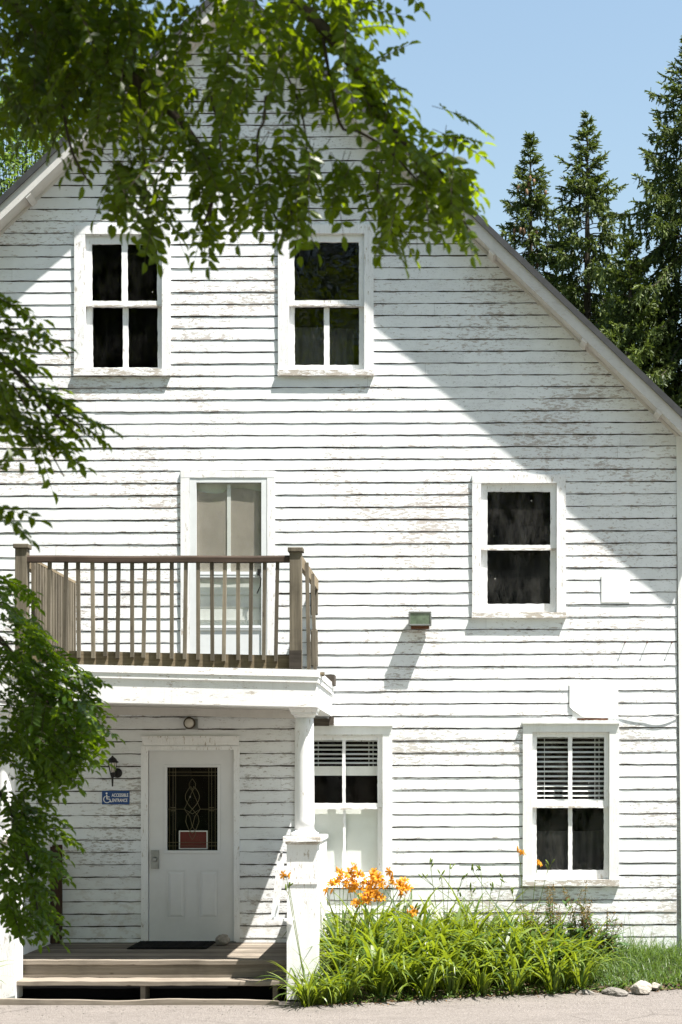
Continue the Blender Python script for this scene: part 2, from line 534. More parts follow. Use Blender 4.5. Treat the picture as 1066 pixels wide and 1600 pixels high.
M['rock_grey'] = mat_soil('grey_stone', (0.12, 0.11, 0.10), (0.24, 0.225, 0.205), 14)
M['road'] = mat_road()
M['soil'] = mat_soil('garden_soil', (0.045, 0.034, 0.024), (0.11, 0.085, 0.06))
M['turf'] = mat_soil('turf', (0.03, 0.055, 0.014), (0.07, 0.10, 0.03), 5)
M['locust'] = mat_leaf('locust_leaf', (0.007, 0.024, 0.003), (0.062, 0.108, 0.005), (0.32, 0.44, 0.004), 0.40, 0.42, 0.32)
M['bush'] = mat_leaf('bush_leaf', (0.008, 0.030, 0.004), (0.062, 0.125, 0.008), (0.26, 0.40, 0.006), 0.40, 0.40, 0.32)
M['bark'] = mat_wood('bark', (0.03, 0.024, 0.018), (0.085, 0.068, 0.052), 'z', 14, False)
M['spruce'] = mat_leaf('spruce_needles', (0.018, 0.036, 0.010), (0.135, 0.178, 0.030), (0.17, 0.23, 0.035), 0.55, 0.18, 0.25)
M['cone'] = mat_plain('spruce_cone', (0.17, 0.10, 0.06), 0.8)
M['far_leaf'] = mat_leaf('far_leaf', (0.06, 0.11, 0.02), (0.13, 0.19, 0.035), (0.25, 0.38, 0.05), 0.55, 0.35)
M['far_dark'] = mat_leaf('far_dark_leaf', (0.02, 0.045, 0.012), (0.05, 0.09, 0.02), (0.05, 0.09, 0.02), 0.6, 0.15)
M['lily'] = mat_leaf('daylily_leaf', (0.020, 0.060, 0.007), (0.20, 0.26, 0.036), (0.34, 0.43, 0.02), 0.40, 0.34, 0.42)
M['grass'] = mat_leaf('grass_blade', (0.03, 0.075, 0.014), (0.12, 0.17, 0.045), (0.20, 0.32, 0.04), 0.45, 0.3)
M['dock'] = mat_leaf('dock_leaf', (0.035, 0.085, 0.022), (0.10, 0.17, 0.05), (0.16, 0.28, 0.05), 0.4, 0.25, 0.4)
M['seed'] = mat_leaf('dock_seed', (0.12, 0.07, 0.025), (0.30, 0.22, 0.07), (0.30, 0.20, 0.06), 0.8, 0.25, 0.1)
M['litter'] = mat_leaf('dry_litter', (0.07, 0.035, 0.015), (0.22, 0.14, 0.065), (0.12, 0.07, 0.03), 0.8, 0.1, 0.1)
M['petal'] = mat_leaf('lily_petal', (0.57, 0.18, 0.010), (0.76, 0.46, 0.045), (0.80, 0.36, 0.02), 0.5, 0.35, 0.2)

RD = random.Random

# ------------------------------------------------------------------ camera, sun, sky
cam = bpy.data.cameras.new('camera')
cam.sensor_fit = 'HORIZONTAL'
cam.sensor_width = 36.0
cam.lens = 36.0 * FOC / 1066.0
cam.shift_x = (533.0 - VX) / 1066.0
cam.shift_y = (VY - 800.0) / 1066.0
cam.clip_end = 2000
cam.dof.use_dof = True
cam.dof.focus_distance = 17.9
cam.dof.aperture_fstop = 10.0
co = bpy.data.objects.new('camera', cam)
co.location = (0, -DIST, EYE)
co.rotation_euler = (radians(90), 0, 0)
COL.objects.link(co)
sc.camera = co

sl = bpy.data.lights.new('sun', 'SUN')
sl.energy = 5.0
sl.angle = radians(0.53)
sl.color = (1.0, 0.95, 0.88)
so = bpy.data.objects.new('sun', sl)
so.rotation_euler = (-SUN).to_track_quat('-Z', 'Y').to_euler()
COL.objects.link(so)

w = bpy.data.worlds.new('World')
sc.world = w
w.use_nodes = True
wn = w.node_tree
wn.nodes.clear()
wo = wn.nodes.new('ShaderNodeOutputWorld')
bg = wn.nodes.new('ShaderNodeBackground')
sky = wn.nodes.new('ShaderNodeTexSky')
sky.sky_type = 'NISHITA'
sky.sun_disc = False
sky.sun_elevation = math.asin(SUN.z)
sky.sun_rotation = atan2(SUN.x, SUN.y)
sky.air_density = 1.8
sky.dust_density = 1.2
sky.ozone_density = 1.2
bg.inputs[1].default_value = 0.056
wn.links.new(sky.outputs[0], bg.inputs[0])
wn.links.new(bg.outputs[0], wo.inputs[0])
sc.view_settings.view_transform = 'Standard'
sc.view_settings.look = 'None'
sc.view_settings.exposure = 1.68
sc.view_settings.gamma = 1.0
sc.cycles.max_bounces = 8
sc.cycles.transparent_max_bounces = 12
sc.cycles.use_denoising = True

# ------------------------------------------------------------------ house
XR, ZR, SL = -2.21, 10.47, 0.957           # ridge x, roof top at the ridge, roof pitch
XL, XRT = -6.95, 2.56                      # corners of the gable wall
OV = 0.29                                  # rake overhang
ROOF_T = 0.235                             # vertical thickness of the roof edge


def ztop(x):
    return ZR - SL * abs(x - XR)


house = thing('house', 'old two storey white clapboard house with peeling paint and steep gable', 'house', (-2.2, 0, 0.25))

# windows, in image pixels: casing x0,x1,top | opening x0,x1,top | glass x0,x1,top | meeting rail | glass bottom | sill | muntins up/low | drip cap
WIN = [
    dict(c=(117, 267, 354), i=(134, 254, 367), g=(143.5, 245.5, 381), meet=(470, 478.5), gb=573, s=(577, 588), up=(190, 199), lo=(191, 199.5), cap=False, kind='a'),
    dict(c=(435, 584, 352), i=(452, 569.5, 366), g=(460, 561, 378), meet=(469, 478), gb=569, s=(579, 588), up=None, lo=(506, 514.5), cap=False, kind='b'),
    dict(c=(738, 884, 742), i=(752, 870, 755.5), g=(762, 860.5, 768), meet=(851.5, 859), gb=943, s=(957, 966), up=None, lo=None, cap=False, kind='c'),
    dict(c=(817, 967, 1131), i=(832, 952, 1144), g=(839, 944.5, 1152), meet=(1251, 1262), gb=1360, s=(1374, 1384), up=(888, 894.5), lo=(888.5, 895), cap=True, kind='d'),
    dict(c=(461, 613, 1135), i=(476, 598, 1148), g=(484, 590, 1157), meet=(1255, 1264), gb=1364, s=(1376, 1387), up=(535, 540), lo=(536, 540), cap=True, kind='e'),
]
OPEN = [(WX(w_['i'][0]), WX(w_['i'][1]), WZ(w_['s'][1]) + 0.01, WZ(w_['i'][2])) for w_ in WIN]
OPEN.append((WX(231), WX(367), WZ(1474), WZ(1171)))          # entrance door
OPEN.append((WX(297), WX(418), WZ(1036), WZ(747)))           # balcony door

# clapboard laps, in image pixels down the wall
laps = []
y = 397.0
while y > -120: y -= 18.55
while y < 733:
    laps.append(y); y += 18.6 if y < 397 else 18.67
y = 733.0
while y < 1495:
    laps.append(y); y += 19.22
laps = sorted(set(round(a, 2) for a in laps))
zs = [WZ(a) for a in laps][::-1]
SH = 0.0035
rnd = RD(5)


def jz(r, x):
    return 0.0019 * sin(x * 4.3 + r * 3.1) * sin(x * 1.1 + r) + 0.0015 * sin(x * 15.7 + r * 7.7) + 0.0012 * sin(x * 37.0 + r * 1.9) - 0.004 * max(0, sin(x * 2.9 + r * 4.3) * sin(x * 9.1 + r * 2.2) - 0.72)


EDG = {}
mb = MB()
for r in range(len(zs) - 1):
    zb, zt = zs[r], zs[r + 1]
    # run of the row under the roof
    half = (ZR - ROOF_T - zb) / SL
    xa, xb = max(XL, XR - half), min(XRT - 0.06, XR + half)
    if xb - xa < 0.05: continue
    # boards end to end
    cuts = [xa]
    x = xa - rnd.uniform(0, 2.5)
    while True:
        x += rnd.uniform(2.2, 4.6)
        if x > xb - 0.25: break
        if x > xa + 0.25: cuts.append(x)
    cuts.append(xb)
    for bi in range(len(cuts) - 1):
        b0, b1 = cuts[bi] + 0.0006, cuts[bi + 1] - 0.0006
        tone = rnd.random()
        th = 0.0050 + rnd.uniform(-0.0008, 0.0013)
        warp = rnd.uniform(-0.0012, 0.0012)
        g0 = rnd.uniform(0.007, 0.0125)
        # z slices at opening edges
        ze = sorted(set([zb, zt] + [q for o_ in OPEN for q in (o_[2], o_[3]) if zb + 0.003 < q < zt - 0.003 and o_[0] < b1 and o_[1] > b0]))
        for k in range(len(ze) - 1):
            za, zc = ze[k], ze[k + 1]
            mid = (za + zc) / 2
            iv = [(b0, b1)]
            for (ox0, ox1, oz0, oz1) in OPEN:
                if oz0 < mid < oz1:
                    nv = []
                    for (p, q) in iv:
                        if ox1 <= p or ox0 >= q: nv.append((p, q)); continue
                        if ox0 > p: nv.append((p, ox0))
                        if ox1 < q: nv.append((ox1, q))
                    iv = nv
            for (p, q) in iv:
                if q - p < 0.004: continue
                n = max(1, int((q - p) / 0.09))
                cols = []
                for i in range(n + 1):
                    x = p + (q - p) * i / n
                    dz = SH * (x - 1.5)
                    t2 = th + warp * sin(x * 1.3 + r)
                    low = za + dz + (jz(r, x) if k == 0 else 0)
                    last = (k == len(ze) - 2)
                    g = g0 + 0.0028 * sin(x * 23 + r * 5) + 0.0022 * sin(x * 61 + r)
                    hi = zc + dz - (max(0.002, g) if last else 0)

                    def yy(z):
                        a = (z - dz - zb) / (zt - zb)
                        return -0.010 - t2 * (1 - a)
                    c = [mb.vert((x, yy(low), low)), mb.vert((x, yy(hi), hi))]
                    EDG[c[0]] = (za - zb) / (zt - zb); EDG[c[1]] = (zc - zb) / (zt - zb)
                    if last: c.append(mb.vert((x, -0.010 + 0.0002, zc + dz + 0.004)))
                    if k == 0: c.append(mb.vert((x, -0.006, low + 0.0015)))
                    cols.append(c)
                for i in range(n):
                    A, B = cols[i], cols[i + 1]
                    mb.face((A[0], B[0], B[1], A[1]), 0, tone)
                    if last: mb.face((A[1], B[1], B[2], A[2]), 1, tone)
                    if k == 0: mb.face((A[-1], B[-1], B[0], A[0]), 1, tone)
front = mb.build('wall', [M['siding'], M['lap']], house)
ea = front.data.attributes.new('across', 'FLOAT', 'POINT')
ea.data.foreach_set('value', [EDG.get(i, 0.5) for i in range(len(mb.v))])

# the rest of the shell
mb = MB()
zE = ztop(XRT) - ROOF_T
for (x0, x1) in ((XL, XL + 0.12), (XRT - 0.12, XRT)):
    mb.box(x0, x1, 0.02, 9.0, 0.05, ztop(XRT) - 0.052)
mb.box(XL + 0.12, XRT - 0.12, 8.88, 9.0, 0.05, ztop(XRT) - 0.06)
n = len(mb.v)
mb.v += [(XL, 8.99, zE), (XRT, 8.99, zE), (XR, 8.99, ZR - 0.06)]
mb.face((n, n + 1, n + 2), 0)
mb.build('side_wall', M['siding'], house)
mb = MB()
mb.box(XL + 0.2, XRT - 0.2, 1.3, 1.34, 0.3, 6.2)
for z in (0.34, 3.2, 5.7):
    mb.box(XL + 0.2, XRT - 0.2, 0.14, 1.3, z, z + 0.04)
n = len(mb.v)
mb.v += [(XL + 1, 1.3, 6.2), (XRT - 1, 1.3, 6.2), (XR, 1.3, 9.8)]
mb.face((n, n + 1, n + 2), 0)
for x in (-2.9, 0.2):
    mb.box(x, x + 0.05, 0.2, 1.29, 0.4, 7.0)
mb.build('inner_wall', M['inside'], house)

# roof: two slabs, ridge to eave
XE = 2.98
HW = XE - XR
roof = MB()
for s in (-1, 1):
    e = XR + s * HW
    p = [(XR, ZR), (e, ztop(e)), (e, ztop(e) - 0.05), (XR, ZR - 0.05)]
    n = len(roof.v)
    for yv in (-OV - 0.012, 9.3):
        for (x, z) in p: roof.v.append((x, yv, z))
    for q in ((0, 1, 2, 3), (7, 6, 5, 4), (0, 4, 5, 1), (1, 5, 6, 2), (2, 6, 7, 3)):
        roof.face([n + i for i in q], 0)
roof = roof.build('roof', M['shingle'], house)


def slopeboard(name, y0, y1, d0, d1, mat, x_in=0.0, x_out=0.0, jit=None):
    """board that follows both roof slopes: between depths d0 and d1 (vertical) under the roof top"""
    m_ = MB()
    for s in (-1, 1):
        a, e = XR, XR + s * (HW - x_out)
        k = 24
        n0 = len(m_.v)
        for i in range(k + 1):
            x = a + (e - a) * i / k
            z = ztop(x)
            j = rnd.uniform(-0.004, 0.004)
            for (yv, d) in ((y0, d0), (y1, d0), (y1, d1 + j), (y0, d1 + j)):
                m_.v.append((x, yv, z - d))
        for i in range(k):
            b = n0 + i * 4
            for q in range(4):
                m_.face((b + q, b + (q + 1) % 4, b + 4 + (q + 1) % 4, b + 4 + q), 0)
        m_.face([n0 + 3, n0 + 2, n0 + 1, n0], 0)
        m_.face([n0 + k * 4 + q for q in range(4)], 0)
    return m_.build(name, mat, roof)


slopeboard('metal_edge', -OV - 0.024, -OV - 0.006, 0.004, 0.084, M['roof_metal'])
slopeboard('rake_board', -OV, -OV + 0.03, 0.053, 0.235, M['rake'], x_out=0.01)
slopeboard('soffit', -OV + 0.032, 0.02, 0.19, 0.205, M['soffit'], x_out=0.01)
slopeboard('wall_frieze', -0.026, -0.004, 0.207, 0.246, M['soffit'], x_out=0.43)
# look-out brackets under the soffit
for s, xs in ((-1, (-4.35, -5.15, -5.95)), (1, (-0.62, 0.55, 1.52, 2.3))):
    for x in xs:
        m_ = MB()
        z = ztop(x) - 0.205
        dirv = Vector((1, 0, -SL * s)).normalized()
        nv = Vector((SL * s, 0, 1)).normalized()
        c = Vector((x, -OV / 2 - 0.0, z)) - nv * 0.022
        m_.obox(c, dirv, Vector((0, 1, 0)), nv, 0.035, OV / 2 - 0.005, 0.022)
        m_.build('bracket', M['soffit'], roof)

# corner board, leaning a little
mb = MB()
n = len(mb.v)
zt_, zb_ = ztop(2.52) - 0.22, 0.2
xt, xbm = WX(1056.5), WX(1065)
for (z, x) in ((zb_, xbm), (zt_, xt)):
    mb.v += [(x, -0.030, z), (XRT + 0.05, -0.030, z), (XRT + 0.05, 0.02, z), (x, 0.0, z)]
for q in ((3, 2, 1, 0), (4, 5, 6, 7), (0, 1, 5, 4), (1, 2, 6, 5), (2, 3, 7, 6), (3, 0, 4, 7)):
    mb.face([n + i for i in q], 0)
mb.build('corner_board', M['sage'], house)


def make_window(d):
    rn = RD(hash(d['kind']) % 7 + ord(d['kind']))
    cx0, cx1, ct = WX(d['c'][0]), WX(d['c'][1]), WZ(d['c'][2])
    ix0, ix1, it = WX(d['i'][0]), WX(d['i'][1]), WZ(d['i'][2])
    gx0, gx1, gt = WX(d['g'][0]), WX(d['g'][1]), WZ(d['g'][2])
    m1, m0 = WZ(d['meet'][0]), WZ(d['meet'][1])
    gb = WZ(d['gb'])
    s1, s0 = WZ(d['s'][0]), WZ(d['s'][1])
    F = -0.034
    paint = M['sage'] if d['kind'] in 'de' else M['trim']
    c = MB()
    c.bar(cx0, ix0, F, 0.0, s1, it, rn, 0.0012, 'z', 0.12)
    c.bar(ix1, cx1, F, 0.0, s1, it, rn, 0.0012, 'z', 0.12)
    c.bar(cx0, cx1, F - 0.001, 0.0, it, ct, rn, 0.0015, 'x', 0.12)
    # jamb lining
    c.box(ix0 - 0.018, ix0, 0.001, 0.10, s0, it)
    c.box(ix1, ix1 + 0.018, 0.001, 0.10, s0, it)
    c.box(ix0 - 0.018, ix1 + 0.018, 0.001, 0.10, it, it + 0.018)
    if d['cap']:
        c.bar(cx0 - 0.008, cx1 + 0.008, F - 0.022, 0.0, ct, ct + 0.024, rn, 0.0018, 'x', 0.09)
    win = c.build('window', paint, house)
    # sill, sloping slightly
    sl_ = MB()
    sl_.bar(cx0 - 0.004, cx1 + 0.004, F - 0.016, -0.001, s0, s1 - 0.001, rn, 0.003, 'x', 0.06)
    sl_.box(ix0, ix1, -0.001, 0.11, s0 + 0.012, s1 - 0.006)
    sl_.build('sill', M['trim_worn'], win)

    def sash(y0, y1, zlo, zhi, top, bot, munt, glass, step=0.035):
        s_ = MB()
        gj = 0.0028
        s_.bar(ix0 + 0.002, gx0, y0, y1, zlo, zhi, rn, gj, 'z', step, lo=False)
        s_.bar(gx1, ix1 - 0.002, y0, y1, zlo, zhi, rn, gj, 'z', step, hi=False)
        s_.bar(gx0, gx1, y0 + 0.0005, y1, top, zhi, rn, gj, 'x', step, hi=False)
        s_.bar(gx0, gx1, y0 + 0.0005, y1, zlo, bot, rn, gj, 'x', step, lo=False)
        if munt:
            s_.bar(WX(munt[0]), WX(munt[1]), y0 + 0.002, y1, bot - 0.001, top + 0.001, rn, 0.0024, 'z', step)
        sob = s_.build('sash', M['sash'], win)
        p = MB()
        p.box(gx0 - 0.004, gx1 + 0.004, (y0 + y1) / 2 + 0.004, (y0 + y1) / 2 + 0.007, bot - 0.004, top + 0.004)
        p.build('pane', glass, win)

    gl = M['glass_dusty'] if d['kind'] in 'cd' else M['glass_mirror'] if d['kind'] == 'b' else M['glass']
    sash(0.000, 0.030, m0 + 0.004, it - 0.002, gt, m1, d['up'], gl)
    sash(0.033, 0.063, s1 - 0.004, m1 - 0.006, m0, gb, d['lo'], gl)
    # meeting rail lip of the upper sash
    lip = MB()
    lip.bar(ix0 + 0.004, ix1 - 0.004, -0.004, 0.0305, m0 - 0.004, m0 + 0.016, rn, 0.0022, 'x', 0.04)
    lip.build('meeting_rail', M['trim_worn'], win)
    return win, (ix0, ix1, gx0, gx1, gt, m1, m0, gb)


wins = {}
for d in WIN:
    wins[d['kind']] = make_window(d)


def cloth(x0, x1, z0, z1, y, mat, name, parent, amp=0.012, waves=7, seed=1):
    rn = RD(seed)
    m_ = MB()
    n0 = 0
    k = waves * 8
    ph = rn.random() * 6
    for i in range(k + 1):
        x = x0 + (x1 - x0) * i / k
        dy = amp * sin(2 * pi * waves * i / k + ph + 0.7 * sin(i * 0.35))
        m_.v += [(x, y + dy, z0), (x, y + dy * 0.8, z1)]
    for i in range(k):
        m_.face((2 * i, 2 * i + 2, 2 * i + 3, 2 * i + 1), 0)
    m_.build(name, mat, parent, smooth=True)


def blind(par, x0, x1, ztop_, zbot, nsl, y, tilt=0.35, rail=0.035):
    m_ = MB()
    ca, sa = cos(tilt), sin(tilt)
    for i in range(nsl):
        z = ztop_ - 0.012 - (ztop_ - zbot - rail) * i / nsl
        m_.obox((0.5 * (x0 + x1), y, z), (1, 0, 0), (0, ca, sa), (0, -sa, ca), (x1 - x0) / 2, 0.0135, 0.0012)
    m_.box(x0, x1, y - 0.012, y + 0.012, zbot, zbot + rail)
    for fx in (0.13, 0.86, 0.92):
        x = x0 + (x1 - x0) * fx
        m_.box(x - 0.002, x + 0.002, y - 0.0165, y - 0.0135, zbot, ztop_)
    m_.build('blind', M['slat'], par)


wD, q = wins['d']
blind(wD, q[2] - 0.01, q[3] + 0.01, q[4] + 0.01, WZ(1252), 13, 0.085, 0.7, 0.02)
cloth(q[2] - 0.03, q[3] + 0.03, q[7] - 0.05, WZ(1300), 0.30, M['curtain'], 'curtain', wD, 0.01, 9, 3)
wE, q = wins['e']
blind(wE, q[2] - 0.01, q[3] + 0.01, q[4] + 0.01, WZ(1212), 6, 0.085, 0.7, 0.10)
mb = MB()
mb.box(q[2] - 0.02, q[3] + 0.02, 0.085, 0.10, q[7] - 0.03, q[6] + 0.0)
mb.build('white_panel', M['whiteboard'], wE)
wB, q = wins['b']
cloth(q[2] - 0.02, WX(510), q[7] - 0.03, WZ(505), 0.16, M['curtain'], 'curtain', wB, 0.008, 4, 5)
cloth(WX(512), WX(552), q[7] - 0.03, WZ(505), 0.22, M['curtain'], 'curtain', wB, 0.008, 3, 6)
wC, q = wins['c']
mb = MB()
mb.box(q[2] - 0.02, q[3] - 0.06, 0.26, 0.265, q[7] - 0.02, WZ(886))
mb.box(q[2] - 0.02, q[3] + 0.02, 0.26, 0.265, WZ(848), WZ(783))
mb.build('curtain', M['inside'], wC)

# ---------------------------------------------------------------- entrance door
rnd = RD(21)
mb = MB()
zf = WZ(1472)
F = -0.030
mb.bar(WX(221), WX(232), F, 0.0, zf, WZ(1166), rnd, 0.001, 'z', 0.2)
mb.bar(WX(366), WX(375), F, 0.0, zf, WZ(1166), rnd, 0.001, 'z', 0.2)
mb.box(WX(232), WX(366), F, 0.0, WZ(1172), WZ(1166))
mb.bar(WX(223), WX(374), F - 0.006, 0.0, WZ(1165), WZ(1153), rnd, 0.001, 'x', 0.2)
mb.box(WX(222), WX(375.5), F - 0.018, 0.0, WZ(1153), WZ(1150.5))
for (a, b) in ((228, 232), (366, 369)):
    mb.box(WX(a), WX(b), 0.001, 0.06, zf, WZ(1171))
casing = mb
mb = MB()
dx0, dx1, dz0, dz1 = WX(232.8), WX(365.4), WZ(1470.5), WZ(1173)
gx0, gx1, gz0, gz1 = WX(261), WX(340), WZ(1329), WZ(1199)
DY = 0.006
# slab around the glass
mb.box(dx0, gx0, DY, DY + 0.04, dz0, dz1)
mb.box(gx1, dx1, DY, DY + 0.04, dz0, dz1)
mb.box(gx0, gx1, DY + 0.0, DY + 0.04, gz1, dz1)
mb.box(gx0, gx1, DY + 0.0, DY + 0.04, dz0, gz0)
door = mb.build('door', M['door'], house)
tag(door, 'grey white entrance door with leaded glass')
casing.build('door_casing', M['trim'], door)


def moulding(m_, x0, x1, z0, z1, w_, y0, y1):
    m_.box(x0, x1, y0, y1, z1 - w_, z1)
    m_.box(x0, x1, y0, y1, z0, z0 + w_)
    m_.box(x0, x0 + w_, y0, y1, z0 + w_, z1 - w_)
    m_.box(x1 - w_, x1, y0, y1, z0 + w_, z1 - w_)


mb = MB()
moulding(mb, WX(256.5), WX(344.5), WZ(1333.5), WZ(1194.5), 0.031, DY - 0.012, DY - 0.0005)
mb.build('glass_frame', M['door'], door, bevel=0.004)
for (a, b) in ((260, 290), (310, 342)):
    mb = MB()
    x0, x1, z0, z1 = WX(a), WX(b), WZ(1436), WZ(1359)
    moulding(mb, x0, x1, z0, z1, 0.012, DY - 0.007, DY - 0.0004)
    # raised field with sloped sides
    n = len(mb.v)
    i1, i2 = 0.018, 0.045
    for (k, yv) in ((i1, DY - 0.0006), (i2, DY - 0.008)):
        mb.v += [(x0 + k, yv, z0 + k), (x1 - k, yv, z0 + k), (x1 - k, yv, z1 - k), (x0 + k, yv, z1 - k)]
    for j in range(4):
        mb.face((n + j, n + (j + 1) % 4, n + 4 + (j + 1) % 4, n + 4 + j), 0)
    mb.face((n + 4, n + 5, n + 6, n + 7), 0)
    mb.build('panel', M['door'], door)
mb = MB()
mb.box(gx0 - 0.004, gx1 + 0.004, DY + 0.018, DY + 0.023, gz0 - 0.004, gz1 + 0.004)
mb.build('glass', M['glass'], door)
# leading
mb = MB()
yv = DY + 0.014


def L2(pts, r=0.0027):
    mb.tube([(WX(a), yv, WZ(b)) for (a, b) in pts], r, 5)


def arc(cx, z0, z1, wd, sgn, k=14):
    return [(cx + sgn * wd * sin(pi * i / k), z0 + (z1 - z0) * i / k) for i in range(k + 1)]


cx = 300.2
for xx in (264.5, 270, 274, 326, 330.5, 336):
    L2([(xx, 1199.5), (xx, 1328)], 0.0022)
for yy in (1206.5, 1212, 1316.5, 1322):
    L2([(261.5, yy), (339, yy)], 0.0026)
L2([(261.5, 1264.5), (288, 1264.5)]); L2([(312.5, 1264.5), (339, 1264.5)])
for sgn in (-1, 1):
    L2(arc(cx, 1217, 1236, 5.0, sgn))
    L2([(cx, 1234), (cx + sgn * 6, 1222.5)][:1] + arc(cx, 1226, 1264.5, 11, sgn)[1:] , 0.003)
    L2([(cx, 1236), (cx + sgn * 12.5, 1264.5), (cx, 1272)], 0.003)
    L2([(cx, 1264.5), (cx + sgn * 9, 1275), (cx + sgn * 10.5, 1284), (cx + sgn * 6, 1296), (cx, 1302)], 0.003)
    L2(arc(cx, 1292, 1312, 5.0, sgn))
    L2([(cx + sgn * 12.5, 1264.5), (cx + sgn * 4, 1276), (cx, 1292)], 0.003)
    for zz in (1262, 1267):
        L2([(cx + sgn * 26, zz), (cx + sgn * 34, zz)], 0.003)
mb.build('leading', M['came'], door)
mb = MB()
hx = WX(242.5)
mb.box(hx - 0.042, hx + 0.042, DY - 0.022, DY - 0.0006, WZ(1357.5), WZ(1328.5))
mb.box(hx - 0.036, hx + 0.036, DY - 0.034, DY - 0.022, WZ(1356), WZ(1350))
mb.box(hx - 0.036, hx + 0.036, DY - 0.034, DY - 0.022, WZ(1334), WZ(1330))
mb.lathe((hx, DY - 0.022, WZ(1343)), [(0.026, 0.0), (0.026, -0.02), (0.02, -0.035), (0.001, -0.036)], 16, axis='y')
mb.build('handle', M['steel'], door)
mb = MB()
mb.box(WX(229), WX(369), -0.03, 0.05, WZ(1472.5) - 0.012, WZ(1470.8))
mb.build('threshold', M['steel'], door)
nb = MB()
nb.box(WX(278), WX(322), 0.10, 0.112, WZ(1327), WZ(1299), 0)
moulding(nb, WX(277.4), WX(322.6), WZ(1327.6), WZ(1298.4), 0.012, 0.094, 0.0995)
for i_ in range(len(nb.f) - 24, len(nb.f)): nb.m[i_] = 1
tag(nb.build('notice', [M['red'], M['slat']], None, org=(WX(300), 0.1, WZ(1327))),
    'small red notice with pale border seen through the entrance door glass', 'notice')

# ---------------------------------------------------------------- balcony storm door
mb = MB()
F = -0.034
zb_ = WZ(1037)
ex = 0.0
mb.bar(WX(283), WX(297), F, 0.0, zb_, WZ(747), rnd, 0.0015, 'z', 0.1)
mb.bar(WX(418), WX(430), F, 0.0, zb_, WZ(747), rnd, 0.0015, 'z', 0.1)
mb.bar(WX(283), WX(430), F - 0.001, 0.0, WZ(747), WZ(736), rnd, 0.002, 'x', 0.1)
for (a, b) in ((293, 297), (418, 422)):
    mb.box(WX(a), WX(b), 0.001, 0.08, zb_, WZ(747))
cas = mb
mb = MB()
y0, y1 = -0.030, 0.004
fx0, fx1 = WX(297.3), WX(417.7)
px0, px1 = WX(307.5), WX(409)
mb.box(fx0, px0, y0, y1, zb_, WZ(747.3))
mb.box(px1, fx1, y0, y1, zb_, WZ(747.3))
mb.box(px0, px1, y0 + 0.0005, y1, WZ(754.5), WZ(747.3))
mb.box(px0, px1, y0 + 0.004, y1, WZ(902.5), WZ(893.5))
mb.box(px0, px1, y0 + 0.004, y1, WZ(985), WZ(977))
mb.box(px0, px1, y0 + 0.001, y1, zb_, WZ(1030))
mb.box(px0, px1, y0 + 0.013, y1, WZ(1030), WZ(985))
for zz in (897.5, 981):
    mb.box(px0, px1, y0 + 0.001, y0 + 0.004, WZ(zz + 1), WZ(zz - 1))
sd = mb.build('door', M['alu'], house)
tag(sd, 'white metal storm door opening on the balcony')
cas.build('door_casing', M['trim'], sd)
mb = MB()
mb.box(px0 - 0.003, px1 + 0.003, -0.012, -0.009, WZ(893), WZ(755))
mb.box(px0 - 0.003, px1 + 0.003, -0.012, -0.009, WZ(976.5), WZ(903))
mb.build('glass', M['glass_storm'], sd)
mb = MB()                                           # cloth hung behind the upper glass, sagging at its top edge
k = 20
for i in range(k + 1):
    x = px0 + (px1 - px0) * i / k
    a = i / k
    zt2 = WZ(766 + 2.5 * sin(a * 7) + (3 if a < 0.45 else -1) * sin(a * pi))
    yb = 0.010 + 0.002 * sin(a * 9)
    mb.v += [(x, yb, WZ(893)), (x, yb, zt2)]
for i in range(k): mb.face((2 * i, 2 * i + 2, 2 * i + 3, 2 * i + 1), 0)
mb.build('cloth', M['shade'], sd, smooth=True)
mb = MB()                                           # wooden inner door
mb.box(px0 - 0.02, px1 + 0.02, 0.05, 0.085, zb_, WZ(750), 0)
mb.bar(WX(355), WX(360.5), 0.000, 0.0085, WZ(893), WZ(757), rnd, 0.001, 'z', 0.1)
for zz in (911, 931, 951):
    mb.box(px0, px1, 0.036, 0.05, WZ(zz + 17.5), WZ(zz))
mb.build('inner_door', M['whiteboard'], sd)
mb = MB()
mb.box(WX(403), WX(408), -0.05, -0.0305, WZ(900), WZ(890))
mb.tube([(WX(405), -0.045, WZ(897)), (WX(409), -0.05, WZ(905)), (WX(407), -0.045, WZ(918)), (WX(402), -0.035, WZ(928))], 0.006, 6)
mb.build('handle', M['black_metal'], sd)

# ------------------------------------------------------------------ porch
FZ = 0.353
porch = thing('porch', 'open white porch with round column and wooden steps in front of the entrance', 'porch', (-2.7, -1.0, 0))
rnd = RD(31)
# floor
mb = MB()
ys = [-1.80, -1.69, -1.58, -1.44, -1.30, -1.16, -1.02, -0.88, -0.74, -0.60, -0.46, -0.32, -0.18, -0.03]
for i in range(len(ys) - 1):
    mb.box(-4.18, -1.34, ys[i] + 0.002, ys[i + 1] - 0.002, FZ - 0.035, FZ - 0.002 + rnd.uniform(-0.0015, 0.0015), 0, rnd.random())
mb.box(-4.16, -1.36, -1.80, -0.05, FZ - 0.16, FZ - 0.04, 0, 0.2)
fl_ = mb.build('floor', M['deck'], porch)
mb = MB()
mb.bar(-4.05, -1.455, -1.875, -1.803, FZ - 0.044, FZ + 0.004, rnd, 0.0025, 'x', 0.12, tone=0.9)
mb.build('nosing', M['deck'], fl_, bevel=0.006)
mb = MB()
mb.bar(-4.05, -1.455, -1.855, -1.82, 0.192, FZ - 0.046, rnd, 0.002, 'x', 0.2, tone=0.75)
mb.build('riser', M['deck'], fl_)
mb = MB()
mb.bar(-4.10, -1.45, -2.155, -1.86, 0.145, 0.190, rnd, 0.003, 'x', 0.12, tone=0.85)
mb.build('step', M['deck'], porch, bevel=0.006)
mb = MB()
k = 30
n0 = 0
